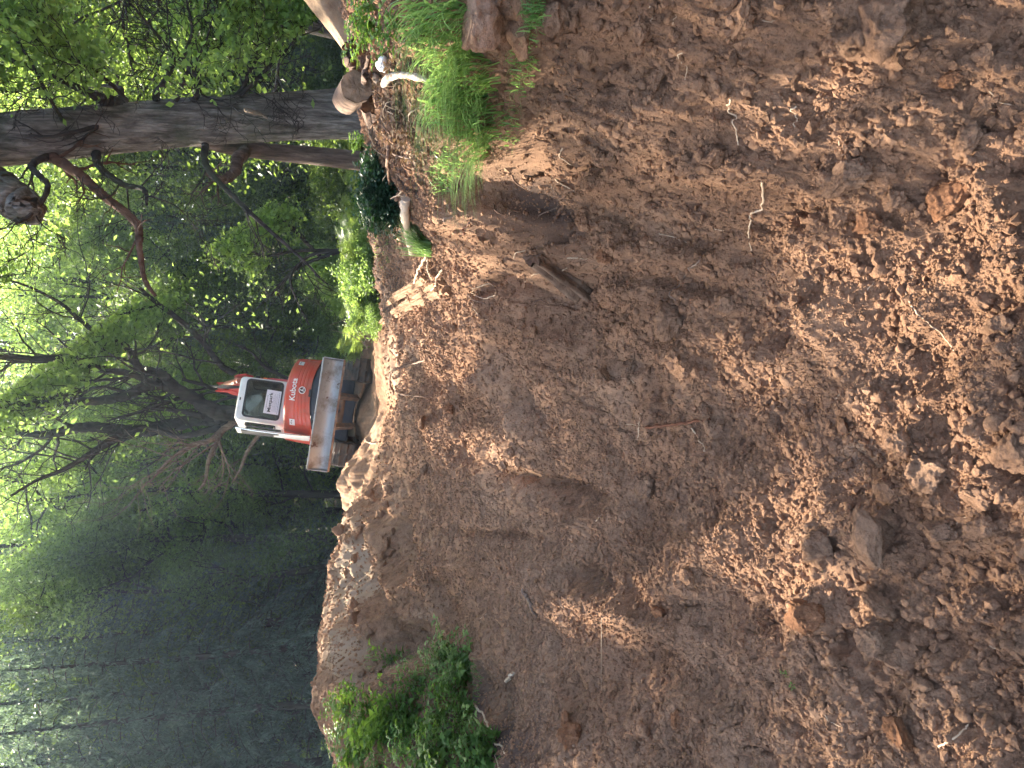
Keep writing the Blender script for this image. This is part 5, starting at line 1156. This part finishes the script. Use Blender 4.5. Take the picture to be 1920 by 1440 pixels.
# --- bare poles inside the wood
pm = MB(); tube(pm, spline([(0, 0, -.3), (.1, .05, 5), (.05, 0, 11)], 14), np.linspace(.13, .05, 14), 9, cap=False); pole = pm.build('tree_trunk', M_tdark)
for q in range(46):
    o_ = pole if q == 0 else pole.copy()
    if q: COL.objects.link(o_)
    py = rg.uniform(-60, 1500); Y = rg.uniform(26, 44); P = at(590, py, Y); s = rg.uniform(.7, 1.5)
    o_.location = (P[0], Y, float(ground(P[0], Y))); o_.scale = (s, s, 1.2); o_.rotation_euler = (rg.normal() * .03, rg.normal() * .03, rg.uniform(0, 6))
    tag(o_, 'straight bare trunk standing in the dark of the wood', 'tree', 'bare trunks in the dark wood')

# --- far wood: one mass of leaves and shade
rgf = np.random.default_rng(8); n_ = 150000; a_ = np.radians(rgf.uniform(-42, 42, n_)); r_ = rgf.uniform(38, 58, n_)
topz = 18.0 + 4.0 * fbm(a_ * 9, r_ * .12, 3, 4) + (r_ - 38) * .12; z_ = topz * rgf.random(n_) ** .85
C = np.stack([r_ * np.sin(a_), r_ * np.cos(a_), z_ + .6], -1); C += .0
b = MB(); leaves(b, C, .42, rgf, .6, .3, .1); b.build('far_wood', M_leafg, kind='stuff', smooth=False)

# --- understory shrubs
def bush_proto(name, seed, R=1.0, Hh=1.4, mat=M_leafg, size=.09, nl=40, stems_=12, asp=.55):
    rg_ = np.random.default_rng(seed); root = empty(name); b = MB(); tips = []
    for q in range(stems_):
        a_ = rg_.uniform(0, 6.28); grow(b, [rg_.normal() * .08, rg_.normal() * .08, 0], [math.cos(a_) * .8, math.sin(a_) * .8, 1.0], Hh * rg_.uniform(.7, 1.1), .014, 1, tips, rg_, kids=(5, 4, 4), up_=.05)
    b.build('stem', M_tdark, root); add_crown(root, tips, nl, .10 * R, size, mat, rg_, hole=False, name='foliage', asp=asp); return root
SP = [bush_proto('shrub', 401, 1.3, 1.6, M_leafg, .10, 34), bush_proto('shrub', 402, 1.2, 1.3, M_leafy, .09, 30)]
cs = [0, 0]
for q in range(34):
    py = rg.uniform(-60, 700) if q < 22 else rg.uniform(850, 1500); Y = rg.uniform(17, 25) if py < 700 else rg.uniform(24, 30); P = at(590, py, Y); k_ = 0 if rg.random() < .65 else 1
    if abs(P[0] + .6) < 2.2 and Y < 19: continue
    place(SP, cs, k_, P[0], Y, rg.uniform(.6, 1.2) * (1 if py < 700 else .4), rg.uniform(0, 6.28), ['dark shrub growing at the edge of the wood', 'lighter green shrub growing at the edge of the wood'][k_], 'shrub', 'shrubs at the wood edge')
# hazel bough with pale lit leaves, between excavator and thick tree
HZ = empty('hazel', at(640, 470, 14.2)); tag(HZ, 'young hazel with pale sunlit leaves between excavator and thick tree', 'small tree')
tp = []
for q, L_ in enumerate([[(640,470),(560,500),(520,540),(500,560),(470,590)], [(640,470),(580,480),(545,520),(560,570),(580,610)], [(640,470),(560,470),(500,480),(470,470)], [(600,480),(560,440),(540,420),(510,400)]]):
    o_, t_, c_ = limb(HZ, [(a_, c__, 14.2 - .15 * j_) for j_, (a_, c__) in enumerate(L_)], [7, 6, 5, 3, 2][:len(L_)], M_tdark, seed=60 + q, kids=(8, .6, 1), sides=7, grav=.05); tp.append(t_)
add_crown(HZ, np.concatenate(tp), 9, .13, .085, M_leafy, rgc, asp=.7)

# --- ferns (bracken) in the sun
def fern_proto(name, seed, L0=.95, nf=11):
    rg_ = np.random.default_rng(seed); root = empty(name); sb = MB(); lf = MB()
    for q in range(nf):
        a_ = q * 2.4 + rg_.uniform(-.3, .3); L_ = L0 * rg_.uniform(.7, 1.1); s = np.linspace(0, 1, 12); out = L_ * (.50 * s ** 1.3); z_ = L_ * (1.0 * s - .34 * s ** 2.3)
        P = np.stack([math.cos(a_) * out, math.sin(a_) * out, z_], -1); tube(sb, P, np.linspace(.006, .002, 12), 4, cap=False)
        side = np.array([-math.sin(a_), math.cos(a_), 0])
        for k_ in np.linspace(.25, .98, 19):
            base = np.array([np.interp(k_, s, P[:, c]) for c in range(3)]); w_ = .27 * L_ * math.sin(min(1, (1.03 - k_) * 1.35) * math.pi / 2) ; 
            tg = unit(np.array([np.interp(min(1, k_ + .05), s, P[:, c]) - np.interp(k_ - .05, s, P[:, c]) for c in range(3)]))
            for sg in (-1, 1):
                e = base + side * sg * w_ + tg * w_ * .35 - np.array([0, 0, w_ * .22]) + rg_.normal(size=3) * w_ * .16; n2 = 7
                for u_ in np.linspace(.08, .95, n2):
                    c0 = base + (e - base) * u_; l_ = w_ * .20 * (1.15 - u_) + .006
                    for s2 in (-1, 1):
                        tp_ = c0 + tg * s2 * l_ + (e - base) * .07; dd = (e - base) * .055; lf.add([c0 - dd, tp_ , c0 + dd], [[0, 1, 2]])
    sb.build('stem', M_fern, root); lf.build('frond', M_fern, root, smooth=False); return root
FP = [fern_proto('fern', 501, .85, 8), fern_proto('fern', 502, .95, 7)]
cf = [0, 0]
fl = [(672,500,12.2),(678,520,12),(668,450,12.6),(672,470,12.2),(668,545,12.4),(676,565,12),(670,590,12.4),(676,610,12.2),(672,635,12.6),(668,420,12.8),(670,400,13),(660,560,13.2),(660,510,13.4),(660,480,13.6),(664,620,13.2),(660,650,13.4),(684,540,11.6),(682,585,11.6),(662,440,13.6),
      (664,70,13),(666,110,12.6),(664,140,13),(662,90,14),(664,40,14),(664,20,13),(658,250,14),(660,270,13.4),(660,330,13.6),(656,350,14.2),(660,310,13),(652,230,15)]
for q, (px, py, Y) in enumerate(fl[::1]):
    P = at(px, py, Y); o_ = place(FP, cf, q % 2, P[0], Y, rg.uniform(.55, 1.0) * (1.0 if py > 380 else .75), rg.uniform(0, 6.28), 'bright green bracken fern in the sun between excavator and thick tree' if py > 380 else 'bright fern seen beside the thick trunk, beyond the sunny bracken', 'fern', 'sunlit ferns by the excavator' if py > 380 else 'ferns behind the thick tree')
    o_.location[2] = float(ground(P[0], Y)) + (.05)
    if q % 2 and 380 < py < 600:
        P = at(px, py + 12, Y - .3); o_ = place(SP, cs, 1, P[0], Y - .3, rg.uniform(.28, .48), rg.uniform(0, 6.28), 'low bright leafy shrub tucked among the sunny bracken', 'shrub', 'low shrubs among the bracken')

# --- grass
def blades(mb, roots, Lm, rg_, lean=(0, 0, 0), wid=.004, seg=5, curl=1.0):
    n_ = len(roots); a_ = rg_.uniform(0, 6.28, n_); L_ = Lm * rg_.uniform(.45, 1.25, n_); d = np.stack([np.cos(a_), np.sin(a_), np.zeros(n_)], -1) * rg_.uniform(.2, 1.0, n_)[:, None] + np.array(lean)
    s = np.linspace(0, 1, seg); z_ = s - .42 * curl * s ** 2 * 1.2
    P = roots[:, None] + d[:, None] * (L_[:, None] * (s[None] ** 1.6) * .8)[..., None]; P[..., 2] += L_[:, None] * z_[None] * .85
    side = unit(np.cross(d + [0, 0, .01], [0, 0, 1.])); w_ = wid * rg_.uniform(.6, 1.3, n_)[:, None] * (1 - s[None] ** 2 * .92)
    A_ = P + side[:, None] * w_[..., None]; B_ = P - side[:, None] * w_[..., None]; V = np.stack([A_, B_], 2).reshape(n_, seg * 2, 3)
    q = np.stack([np.arange(seg - 1) * 2, np.arange(seg - 1) * 2 + 1, np.arange(seg - 1) * 2 + 3, np.arange(seg - 1) * 2 + 2], -1)
    mb.add(V.reshape(-1, 3), (q[None] + (np.arange(n_) * seg * 2)[:, None, None]).reshape(-1, 4))
def patch_roots(ells, n_, rg_):
    out = []
    for cx, cy, rx, ry, w_ in ells:
        for q in range(int(n_ * w_)):
            r_ = math.sqrt(rg_.random()) ; a_ = rg_.uniform(0, 6.28); out.append((cx + rx * r_ * math.cos(a_), cy + ry * r_ * math.sin(a_)))
    out = np.array(out); res_ = np.array([hit(a_, c_) for a_, c_ in out]); res_[:, 2] -= .01; return res_
rgg = np.random.default_rng(15)
R0 = patch_roots([(850, 60, 60, 70, .30), (880, 150, 60, 60, .25), (905, 225, 40, 50, .22), (850, 200, 30, 50, .12), (905, 285, 22, 24, .06), (790, 30, 30, 40, .05)], 620, rgg)
R0 = np.repeat(R0, 2, axis=0) + rgg.normal(size=(len(R0) * 2, 3)) * [.014, .014, .004]
b = MB(); blades(b, R0, .28, rgg, (-.85, -.25, 0), .0032, 7, 1.2); b.build('long_grass', M_grass, kind='stuff', smooth=True)
R0 = patch_roots([(985, 120, 26, 60, .3), (1010, 20, 26, 30, .3), (960, 230, 20, 40, .2), (830, 330, 20, 40, .3), (850, 300, 20, 30, .2), (720, 450, 20, 60, .3)], 300, rgg)
R0 = np.repeat(R0, 2, axis=0) + rgg.normal(size=(len(R0) * 2, 3)) * [.02, .02, .003]
b = MB(); blades(b, R0, .10, rgg, (0, -.3, 0), .0022, 5, 1.2); b.build('short_grass', M_grass, kind='stuff')
c = hit(812, 462); R0 = c + rgg.normal(size=(340, 3)) * [.03, .03, .006] + [0, 0, .02]
b = MB(); blades(b, R0, .28, rgg, (.75, .1, .25), .0026, 7, .9); tf = b.build('grass_tuft', M_grass); tag(tf, 'uprooted tuft of green grass leaning beside the pale log', 'grass tuft')
strand('root', [(808,466),(812,482),(800,502),(790,520),(777,540)], 5, 'pale forked root trailing from the grass tuft', 'root', M_root, lifts=[.03,.05,.05,.04,.01])
strand('root', [(810,468),(814,490),(812,510),(814,525)], 4, 'second pale root hanging under the grass tuft', 'root', M_root, lifts=[.03,.04,.03,.01])
strand('root', [(836,505),(832,520),(825,535),(812,546)], 4, 'pale root cluster just below the grass tuft', 'root', M_root, lifts=[.02,.04,.03,.01])

# --- leafy heap on the left
def weed_proto(name, seed, Hh=.34, ns_=7, lsz=.055, mat=M_weed):
    rg_ = np.random.default_rng(seed); root = empty(name); sb = MB(); lf = MB()
    for q in range(ns_):
        a_ = rg_.uniform(0, 6.28); L_ = Hh * rg_.uniform(.5, 1.2); s = np.linspace(0, 1, 8); o2 = rg_.normal(size=2) * .03; sl = rg_.uniform(.2, .9)
        P = np.stack([o2[0] + math.cos(a_) * L_ * sl * s ** 1.4, o2[1] + math.sin(a_) * L_ * sl * s ** 1.4, L_ * (s - .35 * sl * s * s)], -1); tube(sb, P, np.linspace(.003, .0012, 8), 4, cap=False)
        for k_ in np.linspace(.25, 1, 6):
            c0 = np.array([np.interp(k_, s, P[:, c]) for c in range(3)]); aa = rg_.uniform(0, 6.28)
            for w_ in range(2 if k_ < .95 else 3):
                a2 = aa + w_ * (math.pi if k_ < .95 else 2.09); d = unit(np.array([math.cos(a2), math.sin(a2), rg_.uniform(-.1, .5)])); sz = lsz * rg_.uniform(.6, 1.25) * (1.1 - .3 * k_); sd = unit(np.cross(d, [0, 0, 1])); up2 = np.cross(sd, d)
                prof = [(0, 0), (.18, .26), (.42, .36), (.70, .24), (1, 0)]
                mid = [c0 + d * (u_ * sz + .01) + up2 * (.10 * sz * math.sin(u_ * 3.1) - .22 * sz * u_ ** 2) for u_, _ in prof]
                lftt = [m_ + sd * wv * sz + up2 * wv * sz * .35 for m_, (_, wv) in zip(mid, prof)]; rgtt = [m_ - sd * wv * sz + up2 * wv * sz * .35 for m_, (_, wv) in zip(mid, prof)]
                V = np.array(mid + lftt[1:4] + rgtt[1:4]); lf.add(V, [[0, 1, 5, 0], [0, 8, 1, 0]] if False else [[1, 2, 6, 5], [2, 3, 7, 6], [1, 8, 9, 2], [2, 9, 10, 3]]); lf.f.append(np.array([[0, 1, 5], [0, 8, 1], [3, 4, 7], [3, 10, 4]]) + lf.n - len(V))
    sb.build('stem', M_weed, root); lf.build('foliage', mat, root, smooth=True); return root
WP = [weed_proto('weed', 601, .30, 8, .07), weed_proto('weed', 602, .24, 8, .055), weed_proto('weed', 603, .36, 7, .08)]
cw_ = [0, 0, 0]; k2 = 0
while k2 < 66:
    px = rgg.uniform(640, 925); py = rgg.uniform(1205, 1500)
    lo = 1205 + max(0, (840 - px)) * .25 + max(0, px - 870) * 1.6
    if px < 720: lo = 1300 - (px - 640) * .3
    if py < lo: continue
    if 760 < px < 800 and 1230 < py < 1260: continue
    P = hit(px, py); 
    if P[1] > 10: continue
    o_ = place(WP, cw_, k2 % 3, P[0], P[1], rgg.uniform(.7, 1.3), rgg.uniform(0, 6.28), 'leafy green weed growing on the leafy earth heap', 'weed', 'weeds on the leafy earth heap'); k2 += 1
    o_.location[2] += .04; o_.rotation_euler = (rgg.uniform(-.2, .5), rgg.uniform(-.3, .3), o_.rotation_euler[2])
R0 = patch_roots([(800, 1330, 90, 100, 1.0), (860, 1300, 50, 80, .6), (780, 1260, 40, 40, .3), (700, 1400, 40, 60, .3), (700, 1240, 14, 30, .15)], 150, rgg)
R0 = np.repeat(R0, 3, axis=0) + rgg.normal(size=(len(R0) * 3, 3)) * [.03, .03, .005]
b = MB(); blades(b, R0, .17, rgg, (.35, -.5, 0), .003, 6, 1.3); b.build('heap_grass', M_grass, kind='stuff')
sp = weed_proto('seedling', 640, .05, 2, .022); P = hit(1490, 1278); sp.scale = (.5, .5, .5); sp.location = P; tag(sp, 'tiny green seedling alone on the bare lower slope', 'seedling')
for q, (px, py, s) in enumerate([(722, 75, .42), (740, 50, .5), (735, 15, .45), (752, 68, .4), (790, 55, .45), (705, 262, .4)]):
    P = hit(px, py); o_ = copy_tree(WP[2]); o_.location = (P[0], P[1], P[2] + .05); o_.scale = (s, s, s); o_.rotation_euler = (0, 0, q * 1.3); tag(o_, 'small leafy seedling sprouting among the stump litter', 'seedling', 'seedlings in the stump litter')
LB = bush_proto('laurel', 650, .9, .55, M_laurel, .075, 30, 14); P = hit(742, 340) + [0, .3, -.05]; LB.location = P; LB.scale = (.5, .5, .38); tag(LB, 'low dark glossy-leaved laurel on the brow of the grassy bank', 'laurel bush')
LB2 = copy_tree(LB); P = hit(722, 400) + [0, .4, -.05]; LB2.location = P; LB2.scale = (.32, .32, .28); LB2.rotation_euler = (0, 0, 2); tag(LB2, 'smaller dark laurel clump behind the pale log', 'laurel bush')
# dead leaf litter on the grassy bank and forest floor
R0 = patch_roots([(740, 200, 40, 110, 1), (780, 250, 40, 60, .6), (720, 420, 30, 70, .6), (720, 1260, 30, 60, .4), (712, 520, 26, 120, 1.0)], 700, rgg); R0[:, 2] += .02
b = MB(); leaves(b, R0 + rgg.normal(size=R0.shape) * [.02, .02, .008], .030, rgg, .5, 1.2); b.build('leaf_litter', M_dry, kind='stuff', smooth=False)
# pale old stump behind the bank
ST = at(672, 395, 11.5); log_mesh('old_stump', ST, ST + np.array([0, .0, .42]), .24, .20, M_palewood, M_wood, 'pale weathered old stump standing behind the grassy bank', 'stump', ridg_=.12, seed=50)
# dry twigs by the ferns
for q, L_ in enumerate([[(690,640),(665,612),(650,600),(612,612)], [(690,650),(660,630),(620,618)], [(690,655),(670,625),(640,600)]]):
    Q = np.array([at(a_, c_, 11.8) for a_, c_ in L_]); b = MB(); tube(b, spline(Q, 20), np.linspace(.008, .003, 20), 6); tag(b.build('dead_twig', M_dead), 'thin dead twig arching beside the excavator track', 'twig', 'dead twigs beside the track')

# ================================================================ HAZE
b = MB(); ebox(b, (0, 30, 10.0), (150, 96, 24)); hz = b.build('haze', None, smooth=False); hz['kind'] = 'stuff'
hm = bpy.data.materials.new('haze_air'); hm.use_nodes = True; t = hm.node_tree; t.nodes.remove(t.nodes['Principled BSDF'])
pv = t.nodes.new('ShaderNodeVolumePrincipled'); pv.inputs['Color'].default_value = (.56, .76, 1.0, 1); pv.inputs['Density'].default_value = .0012; pv.inputs['Anisotropy'].default_value = .55
t.links.new(pv.outputs[0], t.nodes['Material Output'].inputs['Volume']); hz.data.materials.append(hm)

# ================================================================ LABELS FOR ROWS OF LOOK-ALIKES
ORD = 'first second third fourth fifth sixth seventh eighth ninth tenth eleventh twelfth thirteenth fourteenth fifteenth sixteenth seventeenth eighteenth nineteenth twentieth twenty-first twenty-second twenty-third twenty-fourth twenty-fifth twenty-sixth twenty-seventh twenty-eighth twenty-ninth thirtieth thirty-first thirty-second'.split()
bpy.context.view_layer.update()
by_l = {}
for ob in bpy.data.objects:
    if ob.parent is None and ob.get('label'): by_l.setdefault(ob['label'], []).append(ob)
SHORT = {'sunlit yellow-green broadleaved tree in the wood behind the clearing': 'yellow-green broadleaved tree in the wood', 'darker green broadleaved tree in the wood behind the clearing': 'darker green broadleaved tree in the wood', 'tall open-crowned tree in the wood behind the clearing': 'tall open-crowned tree in the wood',
 'dark conifer with drooping boughs in the front row': 'drooping dark conifer of the front row', 'dark conifer standing deeper in the wood behind the front row': 'conifer behind the front row', 'low dark conifer in the shade under the broadleaved trees': 'low shaded conifer under the trees',
 'dark shrub growing at the edge of the wood': 'dark shrub at the wood edge', 'lighter green shrub growing at the edge of the wood': 'lighter green shrub at the wood edge', 'bright green bracken fern in the sun between excavator and thick tree': 'sunny bracken fern beside the excavator',
 'bright fern seen beside the thick trunk, beyond the sunny bracken': 'fern behind the thick trunk', 'low bright leafy shrub tucked among the sunny bracken': 'low leafy shrub in the bracken', 'straight bare trunk standing in the dark of the wood': None, 'small leafy seedling sprouting among the stump litter': 'small seedling in the stump litter', 'thin dead twig arching beside the excavator track': 'dead twig beside the excavator track'}
for lb, L_ in by_l.items():
    sh = SHORT.get(lb)
    if not sh or len(L_) < 2 or len(L_) > len(ORD): continue
    L_.sort(key=lambda ob: float(to_px(np.array(ob.matrix_world.translation))[1]))
    for q, ob in enumerate(L_): ob['label'] = f"{sh}, {ORD[q]} counted from the top edge of the photo"
